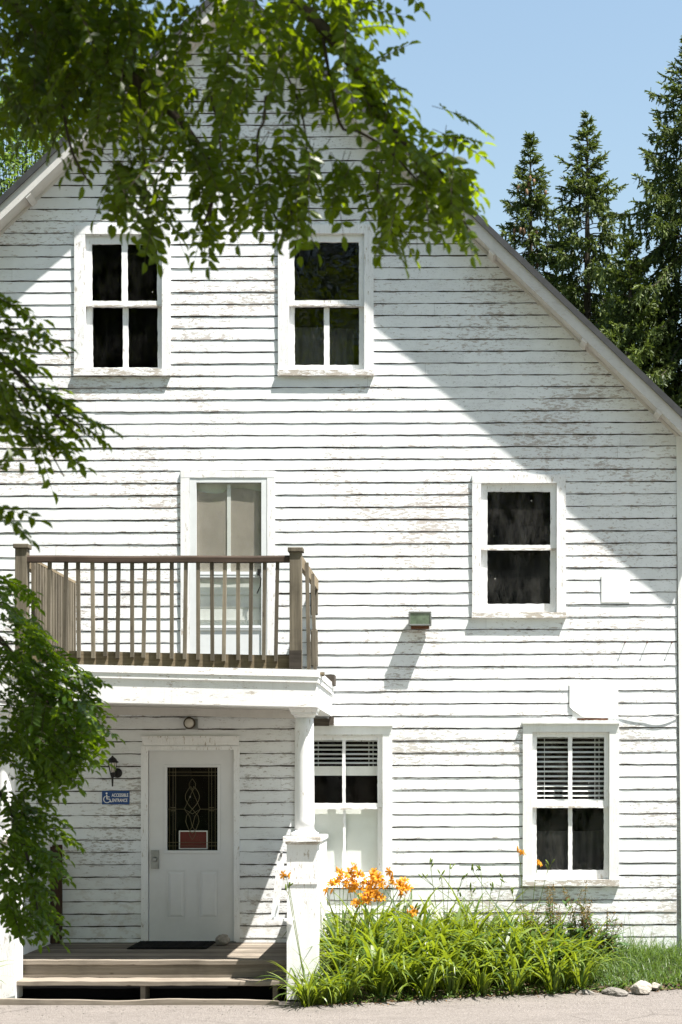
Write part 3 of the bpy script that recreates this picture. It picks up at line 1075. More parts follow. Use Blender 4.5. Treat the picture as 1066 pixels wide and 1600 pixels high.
for i in range(k + 1):
    a = i / k
    x = -4.28 + 2.78 * a
    wv = 0.008 * sin(a * 11) + 0.004 * sin(a * 23)
    mb.v += [(x, -2.42, -0.01), (x, -2.37, -0.01), (x, -2.37, 0.048 + wv), (x, -2.42, 0.046 + wv)]
for i in range(k):
    b = 4 * i
    for j in range(4): mb.face((b + j, b + (j + 1) % 4, b + 4 + (j + 1) % 4, b + 4 + j), 0, 0.8)
mb.face((3, 2, 1, 0), 0, 0.8); mb.face([4 * k + j for j in range(4)], 0, 0.8)
mb.build('ground_board', M['deck'], porch)
for x in (-4.02, -2.80, -1.56):
    mb = MB()
    mb.box(x - 0.022, x + 0.022, -2.13, -1.88, 0.0, 0.143, 0, 0.3)
    mb.build('stringer', M['deck'], porch)
mb = MB()
mb.box(-4.1, -1.5, -1.84, -1.82, -0.01, 0.188)
mb.build('back_board', M['inside'], porch)

# pedestals, columns, low side walls
YC = -2.05


def column(xc, seed):
    rn = RD(seed)
    p = MB()
    hw = 0.142
    p.bar(xc - hw, xc + hw, YC - 0.142, YC + 0.142, 0.02, 1.47, rn, 0.0015, 'z', 0.2)
    p.box(xc - hw - 0.004, xc + hw + 0.004, YC - 0.150, YC - 0.143, 1.10, 1.125)
    po = p.build('pedestal', M['column'], porch)
    c = MB()
    c.box(xc - hw - 0.012, xc + hw + 0.012, YC - 0.155, YC + 0.155, 1.472, 1.492)
    c.bar(xc - hw - 0.035, xc + hw + 0.035, YC - 0.18, YC + 0.18, 1.493, 1.545, rn, 0.003, 'x', 0.06)
    c.build('cap', M['trim_worn'], po, bevel=0.004)
    s = MB()
    x2 = xc + 0.012
    prof = [(0.094, 1.60)]
    for i in range(1, 13):
        a = i / 12
        prof.append((0.094 - 0.005 * a * a - 0.004 * a, 1.60 + (2.665 - 1.60) * a))
    s.lathe((x2, YC, 0), prof, 40)
    so_ = s.build('column', M['column'], porch, smooth=True)
    b = MB()
    b.lathe((x2, YC, 0), [(0.128, 1.546), (0.134, 1.556), (0.134, 1.574), (0.118, 1.584), (0.106, 1.590), (0.102, 1.60)], 40)
    b.build('column_base', M['column'], so_, smooth=True)
    t = MB()
    t.lathe((x2, YC, 0), [(0.091, 2.66), (0.100, 2.668), (0.104, 2.684), (0.108, 2.69)], 40)
    t.box(x2 - 0.118, x2 + 0.118, YC - 0.118, YC + 0.118, 2.691, 2.706)
    n = len(t.v)
    for (k_, z) in ((0.118, 2.7065), (0.128, 2.72), (0.138, 2.755)):
        for (sx, sy) in ((-1, -1), (1, -1), (1, 1), (-1, 1)):
            t.v.append((x2 + sx * k_, YC + sy * k_, z))
    for lv in range(2):
        for j in range(4):
            t.face((n + lv * 4 + j, n + lv * 4 + (j + 1) % 4, n + lv * 4 + 4 + (j + 1) % 4, n + lv * 4 + 4 + j), 0)
    t.face((n + 8, n + 9, n + 10, n + 11), 0)
    t.build('capital', M['trim'], so_)


column(-1.302, 4)
column(-4.122, 5)
for xc in (-1.262, -4.16):
    mb = MB()
    mb.box(xc - 0.045, xc + 0.045, -1.905, -0.03, 0.05, 1.46)
    mb.box(xc - 0.06, xc + 0.06, -1.90, -0.03, 1.462, 1.50)
    mb.build('side_wall', M['column'], porch)

# porch roof: sheared because the porch has sagged to the right
PS = -0.022


def sz(x):
    return PS * (x + 1.2)


def pbox(m_, x0, x1, y0, y1, z0, z1, **k):
    m_.box(x0, x1, y0, y1, z0 - PS * -1.2 * -1 if False else z0 + PS * 1.2, z1 + PS * 1.2, shear=PS, **k)


xl_, xr_ = -4.28, -1.160
mb = MB()
# crown: outward sloping moulding, front and right return
ZC = EYE + (VY - 1046) / 168.9      # top of the crown at its right end
ZB = EYE + (VY - 1105) / 168.9      # bottom of the fascia at its right end
YF = -2.27


def ring(xa, xb2, yf, z):
    return [(xa, -0.035, z + sz(xa)), (xa, yf, z + sz(xa)), (xb2, yf, z + sz(xb2)), (xb2, -0.035, z + sz(xb2))]


def shell(m_, prof):
    """sweep a profile (outward offset, z) round left, front and right of the porch roof"""
    n0 = len(m_.v)
    for (o_, z) in prof:
        m_.v += ring(xl_ - o_, xr_ + o_, YF - o_, z)
    for i in range(len(prof) - 1):
        for j in range(3):
            a = n0 + i * 4 + j
            m_.face((a, a + 1, a + 5, a + 4), 0)


shell(mb, [(0.005, ZC + 0.001), (0.018, ZC), (0.020, ZC - 0.050), (0.0225, ZC - 0.056), (0.0225, ZC - 0.066), (0.015, ZC - 0.066), (0.015, ZC - 0.118),
           (0.0, ZC - 0.118), (0.0, ZB + 0.004), (-0.02, ZB), (-0.20, ZB), (-0.20, ZB + 0.10)])
proof = mb.build('porch_roof', M['trim_h'], porch)
mb = MB()
mb.box(xl_ - 0.006, xr_ + 0.006, YF - 0.006, -0.04, ZC - 0.02 + PS * 1.2, ZC + 0.003 + PS * 1.2, shear=PS)
mb.build('roof_deck', M['shingle'], proof)
mb = MB()
k = 16
for i in range(k):
    a0, a1 = YF + 0.19 + (2.05) * i / k, YF + 0.19 + (2.05) * (i + 1) / k
    mb.box(xl_ + 0.15, xr_ - 0.15, a0 + 0.002, a1 - 0.002, ZB + 0.06 + PS * 1.2, ZB + 0.075 + PS * 1.2, shear=PS)
mb.build('ceiling', M['soffit'], proof)
mb = MB()
mb.box(-4.05, -1.38, -0.055, -0.02, ZB - 0.028 + PS * 1.2, ZB + 0.058 + PS * 1.2, shear=PS)
mb.build('wall_moulding', M['soffit'], proof)
# rotten beam end and bits at the wall end of the right return
mb = MB()
mb.bar(xr_ - 0.08, xr_ + 0.045, -0.36, -0.10, ZC - 0.03, ZC + 0.075, rnd, 0.008, 'x', 0.04)
mb.build('beam_end', M['rot'], proof)
mb = MB()
mb.box(xr_ - 0.24, xr_ - 0.03, -0.06, -0.03, ZB - 0.10, ZB - 0.02)
mb.box(xr_ - 0.03, xr_ + 0.02, -0.10, -0.035, ZB - 0.09, ZB + 0.0)
mb.build('rotten_trim', M['rot'], proof)

# ------------------------------------------------------------------ balcony railing
YP = -2.07
KP = FOC / (DIST + YP)


def PX(u): return (u - VX) / KP
def PZ(v): return EYE - (v - VY) / KP


rail = thing('balcony_railing', 'weathered brown wooden balustrade round the balcony above the entrance', 'railing', (-2.65, YP, 3.1))
rnd = RD(44)
pw = 0.056
zpb = PZ(1046)
for (u, vt, zb2) in ((35, 851, PZ(1036)), (462.5, 856.5, PZ(1045.5))):
    mb = MB()
    x = PX(u)
    mb.bar(x - pw, x + pw, YP - pw, YP + pw, zb2, PZ(vt + 7), rnd, 0.0015, 'z', 0.2, tone=0.75)
    po = mb.build('post', M['wood'], rail, bevel=0.004)
    mb = MB()
    mb.box(x - pw - 0.016, x + pw + 0.016, YP - pw - 0.016, YP + pw + 0.016, PZ(vt + 6.8), PZ(vt), 0, 0.5)
    mb.build('post_cap', M['wood'], po, bevel=0.006)
    if u > 400:
        mb = MB()
        mb.box(x - pw - 0.003, x + pw + 0.003, YP - pw - 0.004, YP - pw - 0.0003, zb2, PZ(1017), 0, 0.0)
        mb.build('scorched_foot', M['rot'], po)
xa, xb = PX(35) + pw, PX(462.5) - pw
zr1, zr0 = PZ(868.5), PZ(878.5)
mb = MB()
k = 20
for i in range(k + 1):
    a = i / k
    x = xa + (xb - xa) * a
    sg = -0.004 * sin(pi * a) + 0.002 * sin(a * 13)
    mb.v += [(x, YP - 0.05, zr0 + sg), (x, YP + 0.045, zr0 + sg), (x, YP + 0.045, zr1 + sg), (x, YP - 0.035, zr1 + sg), (x, YP - 0.05, zr1 - 0.018 + sg)]
for i in range(k):
    b = 5 * i
    for j in range(5): mb.face((b + j, b + (j + 1) % 5, b + 5 + (j + 1) % 5, b + 5 + j), 0, 0.5)
mb.face((4, 3, 2, 1, 0), 0, .5); mb.face([5 * k + j for j in range(5)], 0, .5)
mb.build('top_rail', M['wood_x'], rail)
mb = MB()
zrim1 = PZ(1024)
mb.box(xa - 0.1, xb + 0.05, YP + 0.005, YP + 0.045, PZ(1041.5) - 0.05 + PS * 1.37, PZ(1024.5) + PS * 1.37, 0, 0.9, shear=PS)
mb.build('rim_board', M['wood_rim'], rail)
# front balusters
bal = [78.5, 104, 122.5, 145, 166, 186, 207, 227.5, 248, 269, 291, 310, 331.5, 352, 372.5, 393, 414, 434]
for i, u in enumerate(bal):
    mb = MB()
    x = PX(u)
    tw = rnd.uniform(-0.018, 0.010)
    zlo = PZ(1034) + PS * (x + 1.37) + rnd.uniform(-0.012, 0.012)
    yb = YP - 0.0165
    tone = rnd.random()
    if i in (3, 13): tone = 1.6
    hw = 0.0165
    n = len(mb.v)
    for (z, dx) in ((zlo, tw), (zr0 + 0.001, 0.0)):
        for (sx, sy) in ((-1, -1), (1, -1), (1, 1), (-1, 1)):
            mb.v.append((x + dx + sx * hw, yb + sy * 0.0185, z))
    for q_ in ((3, 2, 1, 0), (4, 5, 6, 7), (0, 1, 5, 4), (1, 2, 6, 5), (2, 3, 7, 6), (3, 0, 4, 7)):
        mb.face([n + j for j in q_], 0, tone)
    mb.build('baluster', M['wood'], rail)
# left side: rail running back to the wall
xs = PX(35)
mb = MB()
mb.box(xs - 0.02, xs + 0.052, YP + pw, -0.03, zr1 - 0.11, zr1 - 0.025, 0, 0.9)
mb.box(xs - 0.045, xs + 0.06, YP + pw, -0.03, zr1 - 0.024, zr1 + 0.002, 0, 1.1)
mb.build('top_rail', M['wood_rim'], rail)
for i in range(17):
    mb = MB()
    yv = YP + 0.14 + i * 0.1115
    zz = zr1 - 0.04
    mb.box(xs + 0.053, xs + 0.086, yv - 0.0165, yv + 0.0165, 3.13, zz, 0, rnd.uniform(0.5, 1.3))
    mb.build('baluster', M['wood'], rail)
mb = MB()
mb.box(xs - 0.02, xs + 0.045, YP + pw, -0.03, 3.09, 3.20, 0, 0.8)
mb.build('rim_board', M['wood_rim'], rail)
# right side: only two crooked balusters are left
xs = PX(462.5)
mb = MB()
mb.beam((xs + 0.03, YP + pw, zr1 - 0.04), (xs + 0.045, -0.04, zr1 - 0.04), 0.038, 0.11, tone=0.9)
mb.build('top_rail', M['wood_rim'], rail)
mb = MB()
mb.beam((xs + 0.075, YP + 0.35, zr1 - 0.02), (xs + 0.10, YP + 0.30, 3.12), 0.034, 0.034, up=(0, 1, 0), tone=0.7)
mb.build('baluster', M['wood'], rail)
mb = MB()
mb.beam((xs + 0.07, YP + 1.15, zr1 - 0.03), (xs + 0.105, YP + 1.05, 3.12), 0.034, 0.034, up=(0, 1, 0), tone=0.6)
mb.build('baluster', M['wood'], rail)
for (va, vb) in ((911, 962), (983, 1042)):
    mb = MB()
    x0, x1 = WX(486.5), WX(497.5)
    mb.bar(x0, x1, -0.10, -0.035, WZ(vb), WZ(va + 3), rnd, 0.002, 'z', 0.05, tone=0.35)
    mb.box(x0 + 0.014, x1 - 0.014, -0.09, -0.045, WZ(va + 3) + 0.0005, WZ(va), 0, 0.3)
    mb.build('wall_post', M['wood'], rail, bevel=0.012)
mb = MB()
mb.beam((xs + 0.02, YP + 0.1, 3.075), (xs + 0.26, YP + 0.12, 3.075), 0.30, 0.022, tone=0.9)
mb.build('loose_board', M['wood_rim'], rail)

# ------------------------------------------------------------------ things on and around the porch
# broken white frame hanging by the pedestal
kY = YC - 0.19
kk = FOC / (DIST + kY)


def KX(u): return (u - VX) / kk
def KZ(v): return EYE - (v - VY) / kk


t = thing('broken_frame', 'broken white wooden frame hanging at the left of the porch pedestal', 'frame', (KX(440), kY, KZ(1440)))
mb = MB()
mb.beam((KX(440), kY, KZ(1335)), (KX(429), kY, KZ(1434)), 0.066, 0.022, up=(0, 1, 0))
mb.v = [(x, y, z) for (x, y, z) in mb.v]
mb.build('upright', M['column'], t)
mb = MB()
mb.beam((KX(440.5), kY - 0.012, KZ(1332)), (KX(437), kY + 0.03, KZ(1349)), 0.02, 0.03, up=(0, 1, 0))
mb.build('hook', M['steel'], t)
mb = MB()
mb.beam((KX(422), kY - 0.015, KZ(1434)), (KX(460), kY - 0.015, KZ(1439)), 0.024, 0.05, up=(0, 1, 0))
mb.build('bottom_rail', M['column'], t)
mb = MB()
mb.beam((KX(464), kY - 0.005, KZ(1408)), (KX(455), kY - 0.005, KZ(1436)), 0.075, 0.02, up=(0, 1, 0))
mb.build('brace', M['column'], t)

# flood light
t = thing('flood_light', 'square bronze flood light fixed on the clapboards left of the middle window', 'flood light', (WX(656), -0.012, WZ(970)))
x0, x1, z0, z1 = WX(639.5), WX(674), WZ(981), WZ(958)
mb = MB()
mb.box(x0, x1, -0.135, -0.05, z0 + 0.012, z1)
n = len(mb.v)
mb.v += [(x0, -0.05, z0 + 0.012), (x1, -0.05, z0 + 0.012), (x1, -0.05, z1), (x0, -0.05, z1),
         (x0 + 0.05, -0.012, z0 + 0.05), (x1 - 0.05, -0.012, z0 + 0.05), (x1 - 0.05, -0.012, z1 - 0.03), (x0 + 0.05, -0.012, z1 - 0.03)]
for j in range(4): mb.face((n + j, n + (j + 1) % 4, n + 4 + (j + 1) % 4, n + 4 + j), 0)
mb.build('housing', M['bronze'], t, bevel=0.006)
mb = MB()
moulding(mb, x0 - 0.004, x1 + 0.004, z0 + 0.008, z1 + 0.004, 0.018, -0.148, -0.136)
mb.build('rim', M['steel'], t, bevel=0.003)
mb = MB()
mb.box(x0 + 0.014, x1 - 0.014, -0.142, -0.1355, z0 + 0.026, z1 - 0.014)
mb.build('lens', M['lens'], t)
mb = MB()
mb.box(x0 + 0.02, x1 - 0.02, -0.14, -0.03, z0 - 0.018, z0 + 0.011)
mb.build('bracket', M['rust'], t, bevel=0.004)

# round lamp above the entrance
t = thing('porch_lamp', 'small round bulkhead lamp on the wall above the entrance door', 'lamp', (WX(299), -0.012, WZ(1131)))
mb = MB()
mb.box(WX(291), WX(310), -0.045, -0.014, WZ(1140), WZ(1124))
mb.build('base', M['steel'], t, bevel=0.006)
mb = MB()
mb.lathe((WX(298), -0.045, WZ(1130.5)), [(0.05, 0), (0.062, -0.012), (0.064, -0.05), (0.058, -0.058), (0.05, -0.058)], 24, axis='y')
mb.build('rim', M['bronze'], t, smooth=True)
mb = MB()
mb.lathe((WX(298), -0.1035, WZ(1130.5)), [(0.05, 0), (0.046, -0.016), (0.034, -0.03), (0.016, -0.038), (0.001, -0.04)], 24, axis='y')
mb.build('glass', M['frost'], t, smooth=True)

# lantern
lx = WX(179.5)
ly = -0.13
t = thing('wall_lantern', 'black carriage lantern on the porch wall above the blue sign', 'lantern', (lx, -0.012, WZ(1205)))
mb = MB()
mb.lathe((lx, ly, 0), [(0.064, WZ(1192)), (0.066, WZ(1191)), (0.05, WZ(1189)), (0.042, WZ(1186.5)), (0.022, WZ(1184)), (0.010, WZ(1183)), (0.012, WZ(1182)), (0.002, WZ(1181))], 12)
mb.build('roof', M['black_metal'], t)
mb = MB()
mb.lathe((lx, ly, 0), [(0.024, WZ(1207)), (0.045, WZ(1192.5))], 8)
mb.build('glass', M['frost'], t)
mb = MB()
for i in range(8):
    a = 2 * pi * i / 8
    mb.tube([(lx + 0.026 * cos(a), ly + 0.026 * sin(a), WZ(1207)), (lx + 0.048 * cos(a), ly + 0.048 * sin(a), WZ(1192))], 0.0035, 5)
mb.lathe((lx, ly, 0), [(0.012, WZ(1216)), (0.026, WZ(1210)), (0.03, WZ(1207.3))], 12)
mb.tube([(lx, ly, WZ(1229)), (lx, ly, WZ(1215))], [0.008, 0.012], 8)
mb.tube([(lx, ly, WZ(1214)), (lx + 0.01, ly + 0.05, WZ(1213)), (lx + 0.02, -0.03, WZ(1209))], 0.012, 8)
mb.lathe((lx + 0.03, -0.013, WZ(1208)), [(0.052, 0), (0.052, -0.008), (0.03, -0.02), (0.01, -0.022)], 20, axis='y')
mb.build('bracket', M['black_metal'], t)

# sign
sx0, sx1, sz0, sz1 = WX(160), WX(203), WZ(1257), WZ(1236)
t = thing('sign', 'blue accessible entrance sign with white wheelchair symbol on the porch wall', 'sign', ((sx0 + sx1) / 2, -0.016, sz0))
mb = MB()
mb.box(sx0, sx1, -0.022, -0.017, sz0, sz1)
mb.build('board', M['blue'], t)


def text_mesh(txt, x, z, height, width, y, mat, parent):
    cu = bpy.data.curves.new('lettering', 'FONT')
    cu.body = txt
    cu.size = 1.0
    cu.offset = 0.022
    cu.extrude = 0.0
    to = bpy.data.objects.new('lettering', cu)
    COL.objects.link(to)
    bpy.context.view_layer.update()
    dg = bpy.context.evaluated_depsgraph_get()
    me = bpy.data.meshes.new_from_object(to.evaluated_get(dg))
    bpy.data.objects.remove(to)
    xs_ = [v.co.x for v in me.vertices]; ys_ = [v.co.y for v in me.vertices]
    ax, bx, ay, by = min(xs_), max(xs_), min(ys_), max(ys_)
    po = ORG[parent.name]
    for v in me.vertices:
        u_ = (v.co.x - ax) / (bx - ax) * width
        v_ = (v.co.y - ay) / (by - ay) * height
        v.co = Vector((x + u_, y, z + v_)) - po
    me.materials.clear()
    me.materials.append(mat)
    o = bpy.data.objects.new('lettering', me)
    COL.objects.link(o)
    ORG[o.name] = po
    o.parent = parent
    return o


text_mesh('ACCESSIBLE', WX(175.2), WZ(1245.2), 0.036, 0.176, -0.0235, M['letter'], t)
text_mesh('ENTRANCE', WX(176.2), WZ(1253.2), 0.036, 0.160, -0.0235, M['letter'], t)
mb = MB()
yv = -0.0245
cx_, cz_ = WX(168.0), WZ(1249.0)
pts = [(cx_ + 0.036 * cos(a), yv, cz_ + 0.036 * sin(a)) for a in [radians(115 + 232 * i / 18) for i in range(19)]]
mb.tube(pts, 0.0048, 5)
mb.tube([(WX(167.5), yv, WZ(1241.8)), (WX(168), yv, WZ(1249))], 0.0065, 6)
mb.tube([(WX(168), yv, WZ(1245)), (WX(172), yv, WZ(1245.3))], 0.0048, 6)
mb.tube([(WX(168), yv, WZ(1248.6)), (WX(172.2), yv, WZ(1248.8)), (WX(174), yv, WZ(1253.2)), (WX(175.6), yv, WZ(1252.6))], 0.0058, 6)
mb.lathe((WX(167.3), yv + 0.003, WZ(1239.7)), [(0.0095, 0), (0.0095, -0.006)], 14, axis='y')
mb.build('wheelchair_symbol', M['letter'], t)

# door mat
mb = MB()
k = 14
x0, x1, y0, y1 = -3.19, -2.40, -0.78, -0.07
for i in range(k):
    a0, a1 = x0 + (x1 - x0) * i / k, x0 + (x1 - x0) * (i + 1) / k
    mb.box(a0 + 0.004, a1 - 0.004, y0, y1, FZ + 0.008, FZ + 0.017)
mb.box(x0 - 0.01, x1 + 0.01, y0 - 0.01, y1 + 0.01, FZ + 0.002, FZ + 0.009)
tag(mb.build('door_mat', M['rubber'], None, org=(-2.8, -0.4, FZ)), 'black rubber door mat on the porch floor before the entrance', 'mat')


def stone(name, c, r, seed, mat, label, cat='stone', squash=(1, 1, 0.6), group=None):
    rn = RD(seed)
    import bmesh
    bm = bmesh.new()
    bmesh.ops.create_icosphere(bm, subdivisions=4, radius=1.0)
    ph = [(Vector((rn.uniform(-1, 1), rn.uniform(-1, 1), rn.uniform(-1, 1))).normalized(), rn.uniform(0.5, 0.95)) for _ in range(13)]
    offs = Vector((rn.random() * 9, rn.random() * 9, rn.random() * 9))
    from mathutils import noise as mn
    for v in bm.verts:
        p = v.co.copy()
        for (nn, dd) in ph:
            e = p.dot(nn) - dd
            if e > 0: p -= nn * e * 0.85
        p *= 1 + 0.10 * mn.noise(p * 3 + offs) + 0.04 * mn.noise(p * 9 + offs)
        v.co = Vector((p.x * r * squash[0], p.y * r * squash[1], max(p.z, -0.6) * r * squash[2]))
    me = bpy.data.meshes.new(name)
    bm.to_mesh(me); bm.free()
    me.materials.append(mat)
    at = me.attributes.new('tone', 'FLOAT', 'FACE')
    o = bpy.data.objects.new(name, me)
    COL.objects.link(o)
    o.location = c
    o.rotation_euler.z = rn.random() * 6
    return tag(o, label, cat, group)


stone('stone', (WX(356) * 1.0, -0.33, FZ + 0.045), 0.095, 3, M['rock'], 'pale rounded doorstop stone on the porch floor beside the mat', squash=(1.05, 0.8, 0.72))

# dark board standing on the porch
mb = MB()
for i in range(4):
    x0 = WX(42) + i * 0.105
    mb.box(x0, x0 + 0.101, -0.20, -0.165, FZ + 0.002, WZ(1322) + (0.02 if i % 2 else 0), 0, rnd.random())
for z in (0.62, 1.15):
    mb.box(WX(43), WX(43) + 0.40, -0.162, -0.13, z, z + 0.08, 0, 0.4)
tag(mb.build('wooden_panel', M['old_brown'], None, org=(WX(72), -0.18, FZ)), 'dark brown upright wooden panel on the porch behind the green branches', 'panel')

# white plates on the right of the wall
mb = MB()
mb.box(WX(939.5), WX(984), -0.0225, -0.016, WZ(942), WZ(899))
tag(mb.build('cover_plate', M['plate'], None, org=(WX(961), -0.016, WZ(942)), bevel=0.003), 'small square white cover plate right of the middle window', 'plate')
mb = MB()
k = 10
x0, x1, z0, z1 = WX(890), WX(966), WZ(1121), WZ(1065)
n0 = len(mb.v)
for i in range(k + 1):
    for j in range(k + 1):
        a, b = i / k, j / k
        bul = 0.012 * max(0, 1 - a * 1.6) * max(0, 1 - b * 1.8)
        rc = 0.10 * max(0, (1 - a) - 0.72) * max(0, (1 - b) - 0.7) * 9
        mb.v.append((x0 + (x1 - x0) * a + rc * 0.5, -0.0225 - bul, z0 + (z1 - z0) * b + rc))
for i in range(k):
    for j in range(k):
        a = n0 + i * (k + 1) + j
        mb.face((a, a + k + 1, a + k + 2, a + 1), 0)
mb.box(x0 + 0.03, x1, -0.022, -0.016, z0 - 0.008, z1)
tag(mb.build('cover_plate', M['plate'], None, org=((x0 + x1) / 2, -0.016, z0)), 'large blank white sheet above the lower right window, its corner bulging', 'plate')
mb = MB()
mb.bar(WX(902), WX(950), -0.020, -0.017, WZ(1125.5), WZ(1121.8), rnd, 0.003, 'x', 0.02)
tag(mb.build('rusty_strip', M['rust'], None, org=(WX(925), -0.016, WZ(1125))), 'thin rusty metal strip between the white sheet and the window below', 'metal strip')
# cable on the wall
mb = MB()
pts = []
for i in range(29):
    a = i / 28
    u = 968 + (1068 - 968) * a
    v = 1117.5 + 1.0 * sin(a * 6) + (6.5 * sin(pi * (a - 0.42) / 0.5) if 0.42 < a < 0.92 else 0)
    pts.append((WX(u), -0.022 - 0.012 * sin(pi * a), WZ(v)))
mb.tube(pts, 0.0045, 6)
tag(mb.build('cable', M['cable'], None, org=(WX(1010), -0.016, WZ(1120))), 'thin grey cable sagging along the wall near the right corner', 'cable')
for (u, lab) in ((976, 'rusty nail in the siding, farthest from the corner board'), (1010.5, 'rusty nail in the siding, middle of three in a row'), (1049, 'rusty nail in the siding, closest to the corner board')):
    mb = MB()
    v = 1006
    mb.tube([(WX(u), -0.012, WZ(v)), (WX(u) + 0.001, -0.048, WZ(v - 1.5))], 0.004, 6)
    mb.lathe((WX(u) + 0.001, -0.048, WZ(v - 1.5)), [(0.009, 0), (0.009, -0.003)], 10, axis='y')
    tag(mb.build('nail', M['rust'], None, org=(WX(u), -0.012, WZ(v))), lab, 'nail', 'nails in the siding')

# ------------------------------------------------------------------ ground
mb = MB()
mb.quad((-160, -120, -0.03), (160, -120, -0.03), (160, 220, -0.03), (-160, 220, -0.03))
tag(mb.build('ground', M['turf']), kind='structure')


def edge_y(x):
    """road edge in front of the house"""
    if x < -1.5: return -2.50
    if x < 2.4: return -2.50 + (x + 1.5) * 0.335 + 0.05 * sin(x * 2.2)
    return -2.50 + 3.9 * 0.335 + 0.05 * sin(2.4 * 2.2) + (x - 2.4) * 0.22


mb = MB()
xs_ = [-60, -30, -15, -8] + [-5 + 0.25 * i for i in range(53)] + [10, 14, 20, 35, 60]
for x in xs_:
    ye = -2.42 if -4.4 < x < -1.45 else edge_y(x)
    mb.v += [(x, -26, 0.0), (x, ye + 0.35, 0.0)]
for i in range(len(xs_) - 1): mb.face((2 * i, 2 * i + 2, 2 * i + 3, 2 * i + 1), 0)
tag(mb.build('road', M['road']), kind='structure')


def bank_z(x, y_):
    ye = edge_y(x)
    a = (y_ - ye) / max(0.2, (0.02 - ye))
    a = min(1, max(0, a))
    return -0.015 + 0.245 * a ** 0.8 + 0.02 * sin(x * 5 + y_ * 7) * a


def bank(x_from, x_to, nx, ny):
    m_ = MB()
    for i in range(nx + 1):
        x = x_from + (x_to - x_from) * i / nx
        for j in range(ny + 1):
            ye = edge_y(x) - 0.03
            y_ = ye + (0.02 - ye) * j / ny
            zed = bank_z(x, y_) + (0.018 if j > 0 else 0.004) + 0.012 * sin(x * 19 + j * 3) * (j > 0)
            m_.v.append((x, y_, zed))
    for i in range(nx):
        for j in range(ny):
            a = i * (ny + 1) + j
            m_.face((a, a + ny + 1, a + ny + 2, a + 1), 0)
    return m_


mb = bank(-1.18, 9.0, 80, 10)
m2 = bank(-9.0, -4.3, 30, 8)
off = len(mb.v)
mb.v += m2.v
for f in m2.f: mb.face([i + off for i in f], 0)
tag(mb.build('flower_bed', M['soil'], smooth=True), kind='structure')


# ------------------------------------------------------------------ leaves helpers
def strip_leaf(m_, base, az, elev, length, width, droop, rn, seg=7, tone=None, mi=0, twist=None):
    """long arching blade"""
    t_ = rn.random() if tone is None else tone
    d = Vector((cos(az) * cos(elev), sin(az) * cos(elev), sin(elev)))
    side = Vector((-sin(az), cos(az), 0))
    tw = rn.uniform(-0.7, 0.7) if twist is None else twist
    p = Vector(base)
    st = length / seg
    prev = None
    g = droop / seg
    for i in range(seg + 1):
        a = i / seg
        wd = width * (0.55 + 0.45 * min(1, a * 4)) * (1 - max(0, (a - 0.45) / 0.55) ** 1.6)
        nrm = d.cross(side).normalized()
        sd_ = (side * cos(tw * a) + nrm * sin(tw * a)) * (wd / 2)
        if i == seg:
            cur = (m_.vert(p),)
        else:
            cur = (m_.vert(p - sd_), m_.vert(p + sd_))
        if prev is not None:
            if len(cur) == 2: m_.face((prev[0], prev[1], cur[1], cur[0]), mi, t_)
            else: m_.face((prev[0], prev[1], cur[0]), mi, t_)
        prev = cur
        # bend towards the ground
        e = math.asin(max(-1, min(1, d.z))) - g * (0.5 + 1.4 * a)
        e = max(e, -1.45)
        d = Vector((cos(az) * cos(e), sin(az) * cos(e), sin(e)))
        p = p + d * st


def leaflet(m_, p, d, n, L, W, t_, fold=0.25, mi=0):
    d = d.normalized()
    s = d.cross(n)
    if s.length < 1e-4: s = d.orthogonal()
    s.normalize()
    n = s.cross(d).normalized()
    lift = n * (W * fold)
    b = len(m_.v)
    m_.v += [tuple(p),
             tuple(p + d * L * 0.30), tuple(p + d * L * 0.72 - n * L * 0.03), tuple(p + d * L - n * L * 0.09),
             tuple(p + d * L * 0.26 + s * W * 0.43 + lift), tuple(p + d * L * 0.66 + s * W * 0.44 + lift * 0.9),
             tuple(p + d * L * 0.26 - s * W * 0.43 + lift), tuple(p + d * L * 0.66 - s * W * 0.44 + lift * 0.9)]
    for q_ in ((0, 1, 4), (1, 2, 5, 4), (2, 3, 5), (0, 6, 1), (1, 6, 7, 2), (2, 7, 3)):
        m_.face([b + i for i in q_], mi, t_)


def compound(m_, tw, base, d, rn, n_pairs=6, L=0.24, lf=0.041, tone=0.5, grav=0.55):
    """pinnate leaf of a locust: thin stalk, paired oval leaflets"""
    d = Vector(d).normalized()
    p = Vector(base)
    st = L / (n_pairs + 1.2)
    pts = [p.copy()]
    up = Vector((rn.uniform(-0.5, 0.5), rn.uniform(-0.5, 0.5), 1)).normalized()
    for i in range(n_pairs + 1):
        p = p + d * st * (1.5 if i == 0 else 1)
        pts.append(p.copy())
        d = (d + Vector((0, 0, -1)) * grav * 0.12).normalized()
        side = d.cross(up)
        if side.length < 0.15: side = d.orthogonal()
        side.normalize()
        nn = side.cross(d).normalized()
        if i == n_pairs:
            leaflet(m_, p, d + nn * rn.uniform(-.2, .2), nn, lf * rn.uniform(.9, 1.15), lf * 0.48, tone + rn.uniform(-.15, .15))
        else:
            for s_ in (-1, 1):
                if rn.random() < 0.05: continue
                ld = side * s_ * rn.uniform(0.75, 1.0) + d * rn.uniform(0.25, 0.6) + Vector((0, 0, -1)) * rn.uniform(-0.1, 0.28)
                ln = nn + side * rn.uniform(-0.4, 0.4) + d * rn.uniform(-0.35, 0.35)
                leaflet(m_, p, ld, ln, lf * rn.uniform(0.8, 1.15), lf * rn.uniform(0.46, 0.60), min(1, max(0, tone + rn.uniform(-.25, .25))))
    tw.tube(pts, [0.0012] * (len(pts) - 1) + [0.0006], 3, cap=False)


